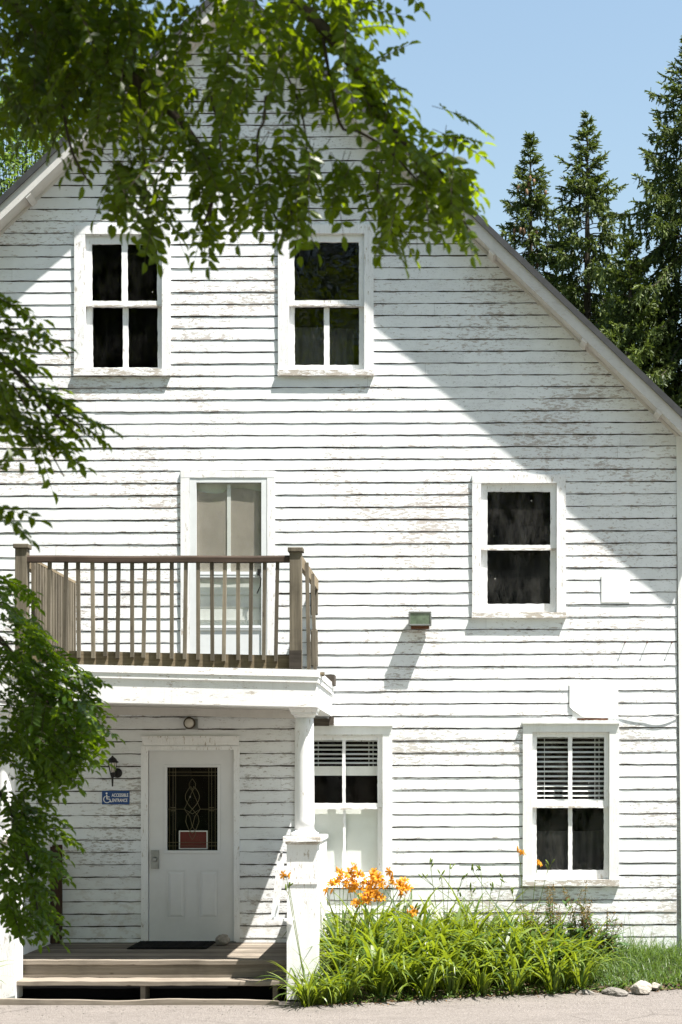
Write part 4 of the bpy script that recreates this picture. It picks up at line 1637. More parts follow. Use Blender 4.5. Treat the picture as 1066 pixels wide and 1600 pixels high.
# ------------------------------------------------------------------ the locust tree close to the camera
TX = AT(-420, 700, 6.2)
tree = thing('locust_tree', 'locust tree in front of the house, leafy branches hanging in from the upper left', 'tree', (TX.x, TX.y, 0))


def limb(m_, pts, r0, r1, n=7, sub=5):
    pts = [Vector(p) for p in pts]
    out = []
    for i in range(len(pts) - 1):
        p0 = pts[max(i - 1, 0)]; p1 = pts[i]; p2 = pts[i + 1]; p3 = pts[min(i + 2, len(pts) - 1)]
        for k in range(sub):
            t_ = k / sub
            q_ = 0.5 * ((2 * p1) + (p2 - p0) * t_ + (2 * p0 - 5 * p1 + 4 * p2 - p3) * t_ ** 2 + (3 * p1 - p0 - 3 * p2 + p3) * t_ ** 3)
            out.append(q_)
    out.append(pts[-1])
    rr = [r0 + (r1 - r0) * (i / (len(out) - 1)) ** 0.8 for i in range(len(out))]
    m_.tube(out, rr, n)
    return out


mb = MB()
limb(mb, [(TX.x, TX.y, -0.05), (TX.x + 0.05, TX.y, 1.2), (TX.x - 0.05, TX.y + 0.05, 2.6), (TX.x + 0.1, TX.y - 0.05, 4.2), (TX.x + 0.25, TX.y - 0.2, 6.5)], 0.19, 0.07, 12)
mb.build('trunk', M['bark'], tree, smooth=True)

rl = RD(77)


def bough(name_pts, r0, r1):
    m_ = MB()
    limb(m_, name_pts, r0, r1)
    m_.build('branch', M['bark'], tree, smooth=True)


T = lambda z: Vector((TX.x + 0.05, TX.y, z))
bough([T(4.0), AT(-100, -260, 5.6), AT(150, -120, 5.2), AT(380, -50, 5.0), AT(520, 60, 5.0), AT(600, 190, 5.0), AT(690, 270, 5.0)], 0.05, 0.005)
bough([T(3.7), AT(-150, -60, 5.7), AT(60, 40, 5.3), AT(220, 130, 5.2), AT(330, 260, 5.1), AT(320, 350, 5.1)], 0.04, 0.004)
bough([T(2.9), AT(-150, 480, 5.6), AT(-20, 540, 5.3), AT(60, 620, 5.2), AT(130, 690, 5.2)], 0.022, 0.003)
bough([T(2.3), AT(-160, 900, 7.2), AT(-20, 980, 7.3), AT(60, 1080, 7.2), AT(120, 1150, 7.1)], 0.028, 0.004)
bough([T(2.0), AT(-140, 1160, 7.2), AT(-10, 1230, 7.2), AT(40, 1330, 7.1), AT(60, 1430, 7.1)], 0.022, 0.003)
bough([T(4.8), AT(-60, -520, 5.0), AT(160, -480, 4.8), AT(330, -330, 4.9), AT(470, -120, 5.0)], 0.045, 0.006)

# twigs: thin wood seen among the leaves
mbt = MB()


def twig(pts, r=0.003):
    limb(mbt, [AT(*p) for p in pts], r, r * 0.5, 5, 4)


twig([(95, 120, 5.1), (102, 190, 5.05), (112, 235, 5.05), (128, 268, 5.05), (140, 285, 5.05)], 0.006)
twig([(215, 120, 5.1), (222, 200, 5.1), (228, 290, 5.05), (232, 380, 5.05)], 0.004)
twig([(330, 150, 5.1), (345, 240, 5.1), (330, 330, 5.1), (318, 400, 5.1)], 0.004)
twig([(415, 150, 5.0), (412, 190, 5.0), (402, 215, 5.0), (408, 300, 5.0), (440, 350, 5.0)], 0.005)
twig([(505, 60, 5.0), (530, 190, 5.0), (560, 205, 5.0), (608, 235, 5.0), (660, 290, 5.0)], 0.006)
twig([(440, 100, 5.0), (470, 170, 5.0), (480, 250, 5.0), (475, 340, 5.0)], 0.004)
twig([(600, 160, 5.0), (640, 240, 5.0), (690, 300, 5.0), (735, 360, 5.0)], 0.004)
twig([(660, 250, 5.0), (695, 235, 5.0), (705, 210, 5.0)], 0.003)
twig([(600, 235, 5.0), (590, 300, 5.0), (605, 350, 5.0)], 0.003)
twig([(180, 180, 5.1), (160, 235, 5.1), (175, 240, 5.1)], 0.003)
twig([(20, 560, 5.2), (90, 640, 5.2), (150, 690, 5.2)], 0.004)
twig([(20, 600, 5.2), (70, 690, 5.2), (100, 745, 5.2)], 0.004)


def cluster(m_, spec, lf, npairs, L, mul=1.0):
    for (cx_, cy_, rx, ry, cnt, d0, dd, tone, dirx, diry) in spec:
        for _ in range(int(cnt * mul + 0.5)):
            a = rl.random() * 2 * pi
            r_ = sqrt(rl.random())
            u_ = cx_ + rx * r_ * cos(a)
            v_ = cy_ + ry * r_ * sin(a)
            d_ = d0 + rl.uniform(-dd, dd)
            Lk = L * rl.uniform(0.7, 1.15)
            p = AT(u_, v_, d_)
            dv = Vector((dirx + rl.uniform(-0.8, 0.8), rl.uniform(-0.8, 0.8), -diry + rl.uniform(-0.45, 0.55)))
            # base so that the leaf hangs centred on the sampled place
            dvn = dv.normalized()
            compound(m_, mbt, p - dvn * Lk * 0.42 + Vector((0, 0, Lk * 0.13)), dv, rl, rl.choice((npairs - 1, npairs, npairs + 1)), Lk, lf, tone)


mU = MB()
cluster(mU, [
    # dense mass, upper left, its shade put into a darker leaf tone
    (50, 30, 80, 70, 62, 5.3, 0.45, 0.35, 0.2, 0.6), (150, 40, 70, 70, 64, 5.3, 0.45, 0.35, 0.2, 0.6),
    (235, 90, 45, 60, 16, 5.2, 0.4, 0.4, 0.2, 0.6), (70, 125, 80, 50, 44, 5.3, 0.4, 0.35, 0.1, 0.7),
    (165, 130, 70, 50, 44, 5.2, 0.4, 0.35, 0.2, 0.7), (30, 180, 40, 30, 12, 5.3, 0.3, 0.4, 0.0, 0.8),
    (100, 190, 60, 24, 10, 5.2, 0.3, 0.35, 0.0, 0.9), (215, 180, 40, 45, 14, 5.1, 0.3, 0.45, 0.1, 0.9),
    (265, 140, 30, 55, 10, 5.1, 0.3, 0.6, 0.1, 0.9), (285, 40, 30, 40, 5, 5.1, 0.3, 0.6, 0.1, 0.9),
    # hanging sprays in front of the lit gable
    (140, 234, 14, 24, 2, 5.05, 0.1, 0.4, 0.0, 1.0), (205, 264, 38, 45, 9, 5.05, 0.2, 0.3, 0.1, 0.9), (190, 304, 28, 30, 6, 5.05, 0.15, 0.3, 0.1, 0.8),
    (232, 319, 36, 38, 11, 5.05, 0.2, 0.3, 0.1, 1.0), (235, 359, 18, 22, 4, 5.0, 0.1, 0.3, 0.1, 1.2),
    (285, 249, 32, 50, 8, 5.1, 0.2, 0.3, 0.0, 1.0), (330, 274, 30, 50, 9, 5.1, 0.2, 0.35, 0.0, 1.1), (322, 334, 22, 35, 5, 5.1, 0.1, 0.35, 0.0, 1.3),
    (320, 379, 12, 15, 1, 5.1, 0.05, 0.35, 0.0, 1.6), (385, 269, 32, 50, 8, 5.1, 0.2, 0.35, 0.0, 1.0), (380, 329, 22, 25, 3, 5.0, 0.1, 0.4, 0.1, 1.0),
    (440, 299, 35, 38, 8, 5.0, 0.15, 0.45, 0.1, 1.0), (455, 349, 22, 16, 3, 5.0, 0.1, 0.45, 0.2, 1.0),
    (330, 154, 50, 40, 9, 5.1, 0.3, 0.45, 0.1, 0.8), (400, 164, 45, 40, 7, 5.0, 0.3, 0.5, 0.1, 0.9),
    # right half, its sunlight put into a lighter leaf tone
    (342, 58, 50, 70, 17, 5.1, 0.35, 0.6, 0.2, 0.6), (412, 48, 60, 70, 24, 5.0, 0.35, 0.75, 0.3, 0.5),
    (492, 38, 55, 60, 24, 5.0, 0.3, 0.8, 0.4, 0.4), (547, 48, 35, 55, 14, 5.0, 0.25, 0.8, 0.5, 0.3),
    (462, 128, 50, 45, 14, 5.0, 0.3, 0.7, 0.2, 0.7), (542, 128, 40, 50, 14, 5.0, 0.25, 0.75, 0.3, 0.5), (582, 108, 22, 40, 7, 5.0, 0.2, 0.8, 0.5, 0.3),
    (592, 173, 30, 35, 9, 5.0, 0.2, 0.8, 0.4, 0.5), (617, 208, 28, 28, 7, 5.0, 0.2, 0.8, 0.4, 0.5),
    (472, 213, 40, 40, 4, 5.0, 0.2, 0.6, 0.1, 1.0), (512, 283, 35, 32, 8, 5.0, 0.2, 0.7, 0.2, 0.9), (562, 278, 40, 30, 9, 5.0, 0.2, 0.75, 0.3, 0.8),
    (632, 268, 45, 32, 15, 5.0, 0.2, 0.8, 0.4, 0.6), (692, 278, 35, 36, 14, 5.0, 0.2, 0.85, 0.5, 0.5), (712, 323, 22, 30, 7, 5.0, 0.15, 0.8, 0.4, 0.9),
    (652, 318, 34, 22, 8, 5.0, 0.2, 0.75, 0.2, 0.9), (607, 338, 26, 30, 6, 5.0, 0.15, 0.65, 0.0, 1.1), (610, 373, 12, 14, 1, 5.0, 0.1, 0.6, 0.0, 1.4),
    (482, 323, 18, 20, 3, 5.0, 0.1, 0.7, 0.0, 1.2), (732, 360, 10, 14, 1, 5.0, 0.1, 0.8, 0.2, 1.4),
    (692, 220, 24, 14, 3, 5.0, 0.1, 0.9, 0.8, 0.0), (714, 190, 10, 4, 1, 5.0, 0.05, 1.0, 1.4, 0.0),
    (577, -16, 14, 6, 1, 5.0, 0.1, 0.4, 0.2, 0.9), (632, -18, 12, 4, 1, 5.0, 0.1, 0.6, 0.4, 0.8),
], 0.042, 6, 0.205, 0.86)
mU.build('foliage', M['locust'], tree)
mC = MB()                                           # crown overhead, above the picture
cluster(mC, [
    (-60, -140, 200, 110, 110, 5.2, 0.7, 0.4, 0.2, 0.4), (110, -150, 110, 100, 90, 5.1, 0.6, 0.4, 0.2, 0.4),
    (30, -320, 160, 120, 130, 5.0, 0.8, 0.4, 0.1, 0.4), (-150, -300, 150, 200, 70, 5.6, 0.8, 0.4, 0.0, 0.4),
    (240, -500, 130, 130, 75, 4.95, 0.5, 0.4, 0.1, 0.4), (150, -640, 180, 120, 90, 4.9, 0.6, 0.4, 0.1, 0.4),
    (-200, 140, 110, 250, 80, 5.9, 0.6, 0.4, 0.0, 0.5), (480, -70, 60, 30, 6, 5.0, 0.3, 0.7, 0.3, 0.4),
], 0.042, 6, 0.23)
for _ in range(2200):                                # unseen upper crown, spread wide to block sky light and ground bounce
    a = rl.random() * 2 * pi
    r_ = sqrt(rl.random())
    if rl.random() < 0.45:
        cpt = Vector((-0.6 + 6.2 * r_ * cos(a), -13.2 + 5.2 * r_ * sin(a), 6.6 + rl.uniform(0, 5.2) * (1.1 - r_ * 0.7)))
    else:
        cpt = Vector((-7.2 + 4.4 * r_ * cos(a), -9.6 + 4.6 * r_ * sin(a), 6.0 + rl.uniform(0, 9.0) * (1.1 - r_ * 0.6)))
    def pixel(q_):
        d_ = q_.y + DIST
        return VX + q_.x * FOC / d_, VY - (q_.z - EYE) * FOC / d_
    if cpt.y < -17.4: continue
    bu, bv = pixel(cpt)
    if -350 < bu < 1500 and bv > -420: continue          # keep the crown clear of the view
    hit = False
    for yp in (-13.2, -12.8, -10.8):                      # and let the sun reach the hanging boughs
        k_ = yp - cpt.y
        if k_ < 0: continue
        q_ = cpt + Vector((-1.95, 1.0, -5.0)) * k_
        qu, qv = pixel(q_)
        if yp < -12 and ((270 < qu < 900 and -400 < qv < 520)): hit = True
        if yp > -12 and -60 < qu < 260 and 850 < qv < 1560: hit = True
    if hit: continue
    for k in range(26):
        p = cpt + Vector((rl.gauss(0, .42), rl.gauss(0, .42), rl.gauss(0, .25)))
        leaflet(mC, p, Vector((rl.uniform(-1, 1), rl.uniform(-1, 1), rl.uniform(-1, .3))), Vector((rl.uniform(-.6, .6), rl.uniform(-.6, .6), 1)), 0.17, 0.10, rl.random())
mC.build('foliage', M['locust'], tree)
mL = MB()
cluster(mL, [
    (-5, 515, 38, 38, 7, 5.2, 0.2, 0.5, 0.97, 0.22), (30, 535, 26, 20, 4, 5.2, 0.1, 0.5, 1.21, 0.22), (-5, 590, 42, 42, 11, 5.2, 0.2, 0.6, 0.85, 0.38),
    (22, 640, 40, 34, 10, 5.2, 0.2, 0.7, 0.97, 0.38), (65, 645, 34, 24, 6, 5.2, 0.15, 0.45, 1.33, 0.30), (75, 695, 24, 22, 4, 5.2, 0.1, 0.6, 0.85, 0.68),
    (112, 670, 16, 14, 2, 5.2, 0.1, 0.45, 1.69, 0.38), (58, 700, 24, 24, 4, 5.2, 0.1, 0.6, 0.85, 0.68), (15, 690, 30, 30, 4, 5.2, 0.1, 0.5, 0.61, 0.68), (-6, 808, 14, 16, 3, 5.2, 0.1, 0.45, 1.21, 0.45),
], 0.046, 6, 0.225, 1.1)
mL.build('foliage', M['locust'], tree)
mbt.build('twigs', M['bark'], tree)
tag(tree.children[-1], kind='stuff')

# low bough in front of the porch: smaller leaflets, in full sun
mbt = MB()
mB = MB()
cluster(mB, [
    (10, 950, 26, 40, 12, 7.2, 0.3, 0.4, 0.6, 0.4), (25, 1010, 40, 40, 18, 7.2, 0.35, 0.45, 0.6, 0.4), (66, 1030, 38, 24, 14, 7.2, 0.3, 0.5, 0.9, 0.4),
    (50, 1080, 55, 45, 34, 7.3, 0.4, 0.5, 0.6, 0.5), (98, 1085, 36, 36, 22, 7.2, 0.3, 0.55, 0.8, 0.4), (116, 1135, 30, 34, 20, 7.1, 0.25, 0.7, 0.8, 0.5),
    (72, 1145, 46, 45, 34, 7.2, 0.4, 0.6, 0.6, 0.5), (30, 1160, 40, 50, 20, 7.3, 0.4, 0.45, 0.4, 0.6), (98, 1185, 34, 30, 18, 7.1, 0.3, 0.75, 0.7, 0.6),
    (70, 1205, 40, 24, 13, 7.2, 0.3, 0.5, 0.4, 0.8), (138, 1062, 10, 6, 2, 7.2, 0.1, 0.5, 1.3, 0.2), (45, 1255, 26, 34, 9, 7.2, 0.2, 0.5, 0.5, 0.6),
    (15, 1270, 26, 40, 8, 7.2, 0.2, 0.45, 0.3, 0.8), (60, 1290, 26, 18, 6, 7.1, 0.15, 0.55, 1.0, 0.5), (86, 1315, 12, 10, 2, 7.1, 0.1, 0.5, 1.0, 0.7),
    (25, 1345, 36, 40, 18, 7.1, 0.25, 0.7, 0.5, 0.6), (55, 1365, 28, 34, 12, 7.1, 0.2, 0.65, 0.6, 0.6), (40, 1415, 40, 34, 16, 7.1, 0.25, 0.6, 0.5, 0.7),
    (62, 1440, 22, 26, 7, 7.1, 0.2, 0.65, 0.5, 0.8), (20, 1440, 24, 24, 5, 7.1, 0.2, 0.5, 0.3, 0.9), (-80, 1100, 50, 200, 50, 7.4, 0.5, 0.5, 0.3, 0.5),
], 0.042, 6, 0.19, 1.25)
mB.build('foliage', M['bush'], tree)
o = mbt.build('twigs', M['bark'], tree)
tag(o, kind='stuff')


# ------------------------------------------------------------------ spruces behind the house
def spruce(u, v, d, R, seed, label, cones=0, slope=0.27, zdet=9.0):
    rn = RD(seed)
    top = AT(u, v, d)
    H = top.z
    t_ = thing('spruce_tree', label, 'tree', (top.x, top.y, 0), 'spruces behind the house')
    X0, Y0 = top.x, top.y
    tr = MB()
    tr.tube([(X0, Y0, -0.1), (X0 + 0.05, Y0, H * 0.4), (X0, Y0, H * 0.8), (X0, Y0, H - 0.05)], [0.24, 0.17, 0.07, 0.008], 8)
    tr.build('trunk', M['bark'], t_)
    nm = MB()
    br = MB()
    tips = []
    z = H - 0.12
    nd = Vector((0, 0, -1))

    def needle(p, d_, L, W, tone):
        s_ = d_.cross(Vector((rn.uniform(-1, 1), rn.uniform(-1, 1), rn.uniform(-1, 1))))
        if s_.length < 1e-3: return
        s_ = s_.normalized() * W
        e = p + d_ * L
        n = len(nm.v)
        nm.v += [tuple(p - s_ * 0.5), tuple(p + s_ * 0.5), tuple(e + s_ * 0.25), tuple(e - s_ * 0.25)]
        nm.face((n, n + 1, n + 2, n + 3), 0, tone)

    def shoot(p, d_, L, dens, tone, w_=0.036, nl=0.10, droop=0.0):
        """twig clothed with needles"""
        k = max(2, int(L * dens))
        for i in range(k):
            a = i / k
            q_ = p + d_ * (L * a) + nd * (droop * a * a * L)
            for s_ in range(2):
                dv = (d_ * rn.uniform(0.5, 1.2) + Vector((rn.uniform(-1, 1), rn.uniform(-1, 1), rn.uniform(-0.8, 0.7))) * 0.55).normalized()
                needle(q_, dv, nl * rn.uniform(0.7, 1.25), w_, min(1, max(0, tone + rn.uniform(-.25, .25))))

    # leader
    shoot(Vector((X0, Y0, H - 0.6)), Vector((0, 0, 1)), 0.62, 26, 0.45, 0.014, 0.06)
    while z > 1.0:
        dep = H - z
        L0 = min(R, 0.08 + slope * dep ** 0.97)
        det = z > zdet
        nb_ = rn.choice((5, 6, 6, 7)) if dep > 0.8 else 4
        ph = rn.random() * 6
        for b in range(nb_):
            az = ph + 2 * pi * b / nb_ + rn.uniform(-0.35, 0.35)
            L = L0 * rn.uniform(0.62, 1.15)
            if rn.random() < 0.08: L *= 1.25
            el0 = radians(38 - min(46, dep * 10) + rn.uniform(-9, 9))
            hd = Vector((cos(az), sin(az), 0))
            p = Vector((X0, Y0, z + rn.uniform(-0.1, 0.1)))
            seg = max(3, int(L / (0.16 if det else 0.4)))
            pts = [p.copy()]
            btone = rn.uniform(0.15, 0.75)
            for i in range(seg):
                a = i / seg
                # droops in the middle, tip lifts
                e = el0 - 0.55 * sin(pi * min(1, a * 1.1)) * min(1, dep / 4) + 0.55 * max(0, a - 0.55)
                dv = hd * cos(e) + Vector((0, 0, sin(e)))
                p = p + dv * (L / seg)
                pts.append(p.copy())
                if a < 0.05 and dep > 2: continue
                sd_ = Vector((-sin(az), cos(az), 0))
                tipf = 1 - a
                tone = btone * 0.6 + 0.35 * a + rn.uniform(-0.1, 0.1)
                if det:
                    for s_ in (-1, 1):
                        tl = (0.09 + 0.34 * tipf * min(1, dep / 3)) * rn.uniform(0.6, 1.2)
                        td = (sd_ * s_ * rn.uniform(0.5, 1) + dv * 0.7 + nd * rn.uniform(0.0, 0.5)).normalized()
                        shoot(p, td, tl, 24, tone, droop=0.5)
                    # hanging branchlets
                    if dep > 1.3:
                        for _h in range(3):
                            hl = rn.uniform(0.12, 0.46) * min(1, dep / 4.5)
                            shoot(p + sd_ * rn.uniform(-0.12, 0.12), (nd + dv * rn.uniform(-.1, .35) + sd_ * rn.uniform(-.3, .3)).normalized(), hl, 24, tone - 0.12)
                    shoot(p, dv, L / seg, 26, tone + 0.1)
                else:
                    for s_ in (-1, 1):
                        td = (sd_ * s_ + dv * 0.7 + nd * 0.5).normalized()
                        shoot(p, td, 0.5 * tipf + 0.15, 7, tone, 0.06, 0.2)
                    shoot(p, (nd + dv * 0.2).normalized(), 0.5, 7, tone - 0.1, 0.06, 0.2)
            br.tube(pts, [0.006 + 0.010 * min(1, L) * (1 - i / len(pts)) for i in range(len(pts))], 4, cap=False)
            if det and 0.9 < dep < 3.0: tips.append((pts[-1], pts[len(pts) * 2 // 3], dep))
        z -= (0.15 + 0.045 * min(2.4, dep ** 0.7)) * rn.uniform(0.85, 1.15) * (1 if det else 1.9)
    br.build('branches', M['bark'], t_)
    tag(t_.children[-1], kind='stuff')
    nm.build('needles', M['spruce'], t_)
    if cones:
        rn.shuffle(tips)
        cnt = 0
        cm = None
        for (a, b, dep) in tips:
            if cnt >= cones: break
            for k in range(rn.choice((2, 3, 4))):
                if cnt >= cones: break
                q_ = a.lerp(b, rn.random()) + Vector((rn.uniform(-.14, .14), rn.uniform(-.2, .0), -rn.uniform(0.05, 0.16)))
                if cm is None:
                    c_ = MB()
                    c_.lathe((0, 0, 0), [(0.008, 0.0), (0.028, -0.02), (0.036, -0.07), (0.028, -0.13), (0.005, -0.18)], 8)
                    cm = c_.build('cone', M['cone'], t_, org=ORG[t_.name], smooth=True)
                    me = cm.data
                    for vv in me.vertices: vv.co = vv.co + ORG[t_.name]
                    oc = cm
                else:
                    oc = cm.copy(); COL.objects.link(oc); oc.parent = t_
                oc.location = q_ - ORG[t_.name]
                oc.rotation_euler = (rn.uniform(-.2, .2), rn.uniform(-.2, .2), 0)
                cnt += 1
    return t_


spruce(829, 214, 40.0, 2.0, 11, 'slender young spruce with brown cones just above the roof slope', cones=28)
spruce(918, 181, 39.0, 2.4, 12, 'middle spruce with an open pointed top, between the coned one and the tallest', slope=0.31)
spruce(1078, 60, 36.0, 4.2, 13, 'tallest broad dark spruce at the right edge of the view', slope=0.42, zdet=8.0)
spruce(985, 375, 35.5, 2.6, 14, 'short bushy spruce filling the gap before the taller ones', slope=0.38)


# ------------------------------------------------------------------ tree behind the left roof slope
def broadleaf(c, H, R, seed, label, nb=70, per=150, big=1.0, mat=None, grp=None):
    rn = RD(seed)
    t_ = thing('leafy_tree', label, 'tree', (c[0], c[1], 0), grp)
    tr = MB()
    limb(tr, [(c[0], c[1], -0.1), (c[0] + 0.1, c[1], H * 0.3), (c[0] - 0.1, c[1], H * 0.6), (c[0], c[1], H * 0.9)], 0.25, 0.03, 9)
    cr = MB()
    for i in range(nb):
        a = rn.random() * 2 * pi
        el = rn.uniform(-0.5, 1.3)
        rr = R * rn.uniform(0.45, 1.0)
        q_ = Vector((c[0] + rr * cos(a) * cos(el), c[1] + rr * sin(a) * cos(el), H - R * 1.1 + R * 1.1 * sin(el) * rn.uniform(0.7, 1.05)))
        tr.tube([(c[0], c[1], H * rn.uniform(0.4, 0.75)), (Vector((c[0], c[1], H * 0.6)) + q_) / 2 + Vector((0, 0, 0.2)), q_], [0.035, 0.02, 0.006], 4, cap=False)
        tone = rn.uniform(0.2, 0.9)
        for k in range(per):
            p = q_ + Vector((rn.gauss(0, .42), rn.gauss(0, .42), rn.gauss(0, .26))) * big
            dv = Vector((rn.uniform(-1, 1), rn.uniform(-1, 1), rn.uniform(-1, .4)))
            leaflet(cr, p, dv, Vector((rn.uniform(-.6, .6), rn.uniform(-.6, .6), 1)), rn.uniform(.08, .14) * big, 0.055 * big, min(1, max(0, tone + rn.uniform(-.3, .3))))
    tr.build('trunk', M['bark'], t_)
    cr.build('crown', mat or M['far_leaf'], t_)


pc = AT(40, 190, 33)
broadleaf((pc.x, pc.y), 15.7, 2.3, 8, 'light green leafy tree behind the left roof slope')

for i, (x, y_, H) in enumerate(((-17, -33, 21), (-9, -35, 23), (-1, -34, 22), (7, -36, 24), (15, -34, 21), (24, -33, 22), (-25, -31, 20))):  # trees seen only mirrored, added also to cut sky light on the wall
    broadleaf((x, y_), H, 6.2, 60 + i, 'tall leafy tree across the road, mirrored darkly in the upper windows', 70, 60, 3.2, M['far_dark'], 'tall trees across the road')

# ------------------------------------------------------------------ daylilies
rg = RD(91)


def lily_mesh(seed, n=44, long=0.72):
    rn = RD(seed)
    m_ = MB()
    for i in range(n):
        az = rn.random() * 2 * pi
        r_ = rn.uniform(0, 0.09)
        tone = rn.random() ** 1.2
        strip_leaf(m_, (r_ * cos(az), r_ * sin(az), -0.02), az + rn.uniform(-0.4, 0.4), radians(rn.uniform(62, 88)), long * rn.uniform(0.6, 1.12),
                   rn.uniform(0.020, 0.034), rn.uniform(0.7, 2.2), rn, 8, tone)
    me = m_.build('leaves', M['lily'], None)
    COL.objects.unlink(me)
    return me.data


LM = [lily_mesh(200 + i) for i in range(7)]


def flower_mesh(seed):
    rn = RD(seed)
    m_ = MB()
    for k in range(6):
        az = 2 * pi * k / 6
        wd = 0.036 if k % 2 == 0 else 0.024
        prev = None
        for i, (r_, z_, w_) in enumerate(((0.004, 0.0, 0.25), (0.012, 0.03, 0.5), (0.026, 0.052, 0.9), (0.046, 0.062, 1.0), (0.062, 0.056, 0.75), (0.07, 0.042, 0.15))):
            c_ = Vector((r_ * cos(az), r_ * sin(az), z_ + (0.002 if k % 2 else 0)))
            sd_ = Vector((-sin(az), cos(az), 0)) * wd * w_ / 2
            cur = (m_.vert(c_ - sd_), m_.vert(c_ + sd_))
            if prev: m_.face((prev[0], prev[1], cur[1], cur[0]), 0, max(0, 0.95 - 0.16 * i + rn.uniform(-.1, .1)))
            prev = cur
    for k in range(5):
        az = 2 * pi * k / 5 + 0.3
        m_.tube([(0, 0, 0.01), (0.012 * cos(az), 0.012 * sin(az), 0.05), (0.024 * cos(az), 0.024 * sin(az), 0.075)], 0.0015, 4, 0, 0.3)
    me = m_.build('flower', M['petal'], None)
    COL.objects.unlink(me)
    return me.data


FM = [flower_mesh(i) for i in range(3)]
bm_ = MB()
bm_.lathe((0, 0, 0), [(0.003, 0), (0.008, 0.018), (0.009, 0.04), (0.005, 0.06), (0.001, 0.066)], 8, 0, 0.6)
bo = bm_.build('bud', M['petal'], None, smooth=True)
COL.objects.unlink(bo)
BUD = bo.data
BUDG = BUD.copy()
BUDG.materials.clear()
BUDG.materials.append(M['lily'])


def lily(x, y_, label, group, s=1.0, stalks=()):
    z = bank_z(x, y_) + 0.015
    t_ = thing('daylily', label, 'plant', (x, y_, z), group)
    l = bpy.data.objects.new('leaves', rg.choice(LM))
    COL.objects.link(l)
    l.parent = t_
    l.rotation_euler.z = rg.random() * 6.28
    l.scale = (s, s, s * rg.uniform(0.92, 1.08))
    base = Vector((x, y_, z))
    for tip, ns in stalks:
        tip = Vector(tip)
        m_ = MB()
        midp = base.lerp(tip, 0.55) + Vector((rg.uniform(-.02, .02), rg.uniform(-.02, .02), 0.05))
        pts = [base, base.lerp(midp, 0.5), midp, midp.lerp(tip, 0.6), tip]
        m_.tube(pts, [0.004, 0.004, 0.0034, 0.003, 0.002], 5, 0, 0.7)
        br = []
        for k in range(2):
            a = rg.random() * 6.28
            e = tip + Vector((cos(a) * 0.03, sin(a) * 0.03, rg.uniform(-0.05, 0.03)))
            m_.tube([midp.lerp(tip, 0.75), e], 0.002, 4, 0, 0.7)
            br.append(e)
        st = m_.build('stalk', M['lily'], t_, org=base)
        ends = [tip] + br
        for k, e in enumerate(ends):
            if k < ns:
                f = bpy.data.objects.new('flower', rg.choice(FM))
                ax = Vector((rg.uniform(-1, 1), rg.uniform(-1.2, 0.3), rg.uniform(0.0, 0.8))).normalized()
                f.rotation_euler = ax.to_track_quat('Z', 'Y').to_euler()
                sc_ = rg.uniform(0.68, 1.0)
            else:
                f = bpy.data.objects.new('bud', BUD if ns else BUDG)
                ax = Vector((rg.uniform(-.7, .7), rg.uniform(-.7, .5), rg.uniform(0.4, 1))).normalized()
                f.rotation_euler = ax.to_track_quat('Z', 'Y').to_euler()
                sc_ = rg.uniform(0.7, 1.2)
            f.scale = (sc_, sc_, sc_)
            COL.objects.link(f)
            f.parent = st
            f.location = e - base


GL = 'daylily clumps in the flower bed'
leafy = 'leafy daylily clump without flowers in the bed below the windows'
pts = []
x = -1.42
row = 0
for yrow, off in ((0.12, 0.0), (0.42, 0.13), (0.74, 0.05), (1.06, 0.16), (1.38, 0.02), (1.70, 0.12), (2.0, 0.06)):
    x = -1.14 + off
    while x < 1.42:
        y_ = edge_y(x) + yrow
        xx = x + rg.uniform(-0.07, 0.07)
        if y_ < -0.30 and not (xx < -1.06 and y_ > -2.3) and not (xx > 0.85 and yrow > 0.6 and rg.random() < 0.6):
            pts.append((xx, y_ + rg.uniform(-0.06, 0.06)))
        x += 0.31
for (px_, py_) in pts:
    lily(px_, py_, leafy, GL, rg.uniform(1.05, 1.34) * (0.82 if px_ > 0.9 or py_ < edge_y(px_) + 0.25 else 1.0))
for (px_, py_) in ((-1.12, -2.36), (-1.22, -2.48), (-0.98, -2.30)):
    lily(px_, py_, leafy, GL, 0.78)
for (px_, py_) in ((-4.42, -2.35), (-4.75, -2.2)):
    lily(px_, py_, 'leafy daylily clump at the left foot of the porch, mostly outside the view', GL, 0.9)


def FP(u, v, y_):
    return AT(u, v, DIST + y_)


# flowering clumps, each with its own stalks
def blooms(x, y_, label, uv, s=1.0):
    lily(x, y_, label, 'daylilies in bloom', s, [(FP(u, v, y_ + rg.uniform(-0.12, 0.12)), ns) for (u, v, ns) in uv])


blooms(-1.03, -1.0, 'orange daylily in bloom at the left end of the row under the lower window', [(512, 1395, 1), (520, 1383, 3), (538, 1372, 3), (548, 1357, 2), (531, 1365, 1)])
blooms(-0.80, -0.8, 'fullest orange daylily, a dense cluster of flowers under the lower middle window', [(552, 1378, 3), (563, 1370, 3), (575, 1382, 3), (560, 1390, 3), (545, 1388, 3), (585, 1366, 3)])
blooms(-0.64, -1.05, 'orange daylily in bloom right of the dense flower cluster, flowers hanging low', [(590, 1402, 3), (570, 1408, 3), (556, 1412, 2), (578, 1395, 3), (594, 1378, 3), (600, 1390, 2)])
blooms(-0.45, -0.75, 'orange daylily at the right end of the dense flowers, stalks before the window casing', [(612, 1362, 1), (607, 1376, 2), (628, 1382, 3), (634, 1390, 2), (622, 1400, 1)])
blooms(-0.38, -1.2, 'daylily with one orange flower low over the leaves right of the dense flowers', [(641, 1424, 1), (648, 1420, 0)], 0.9)
blooms(-1.22, -2.42, 'daylily with a single orange flower in front of the white porch pedestal', [(447, 1368, 1), (452, 1385, 0)], 0.6)
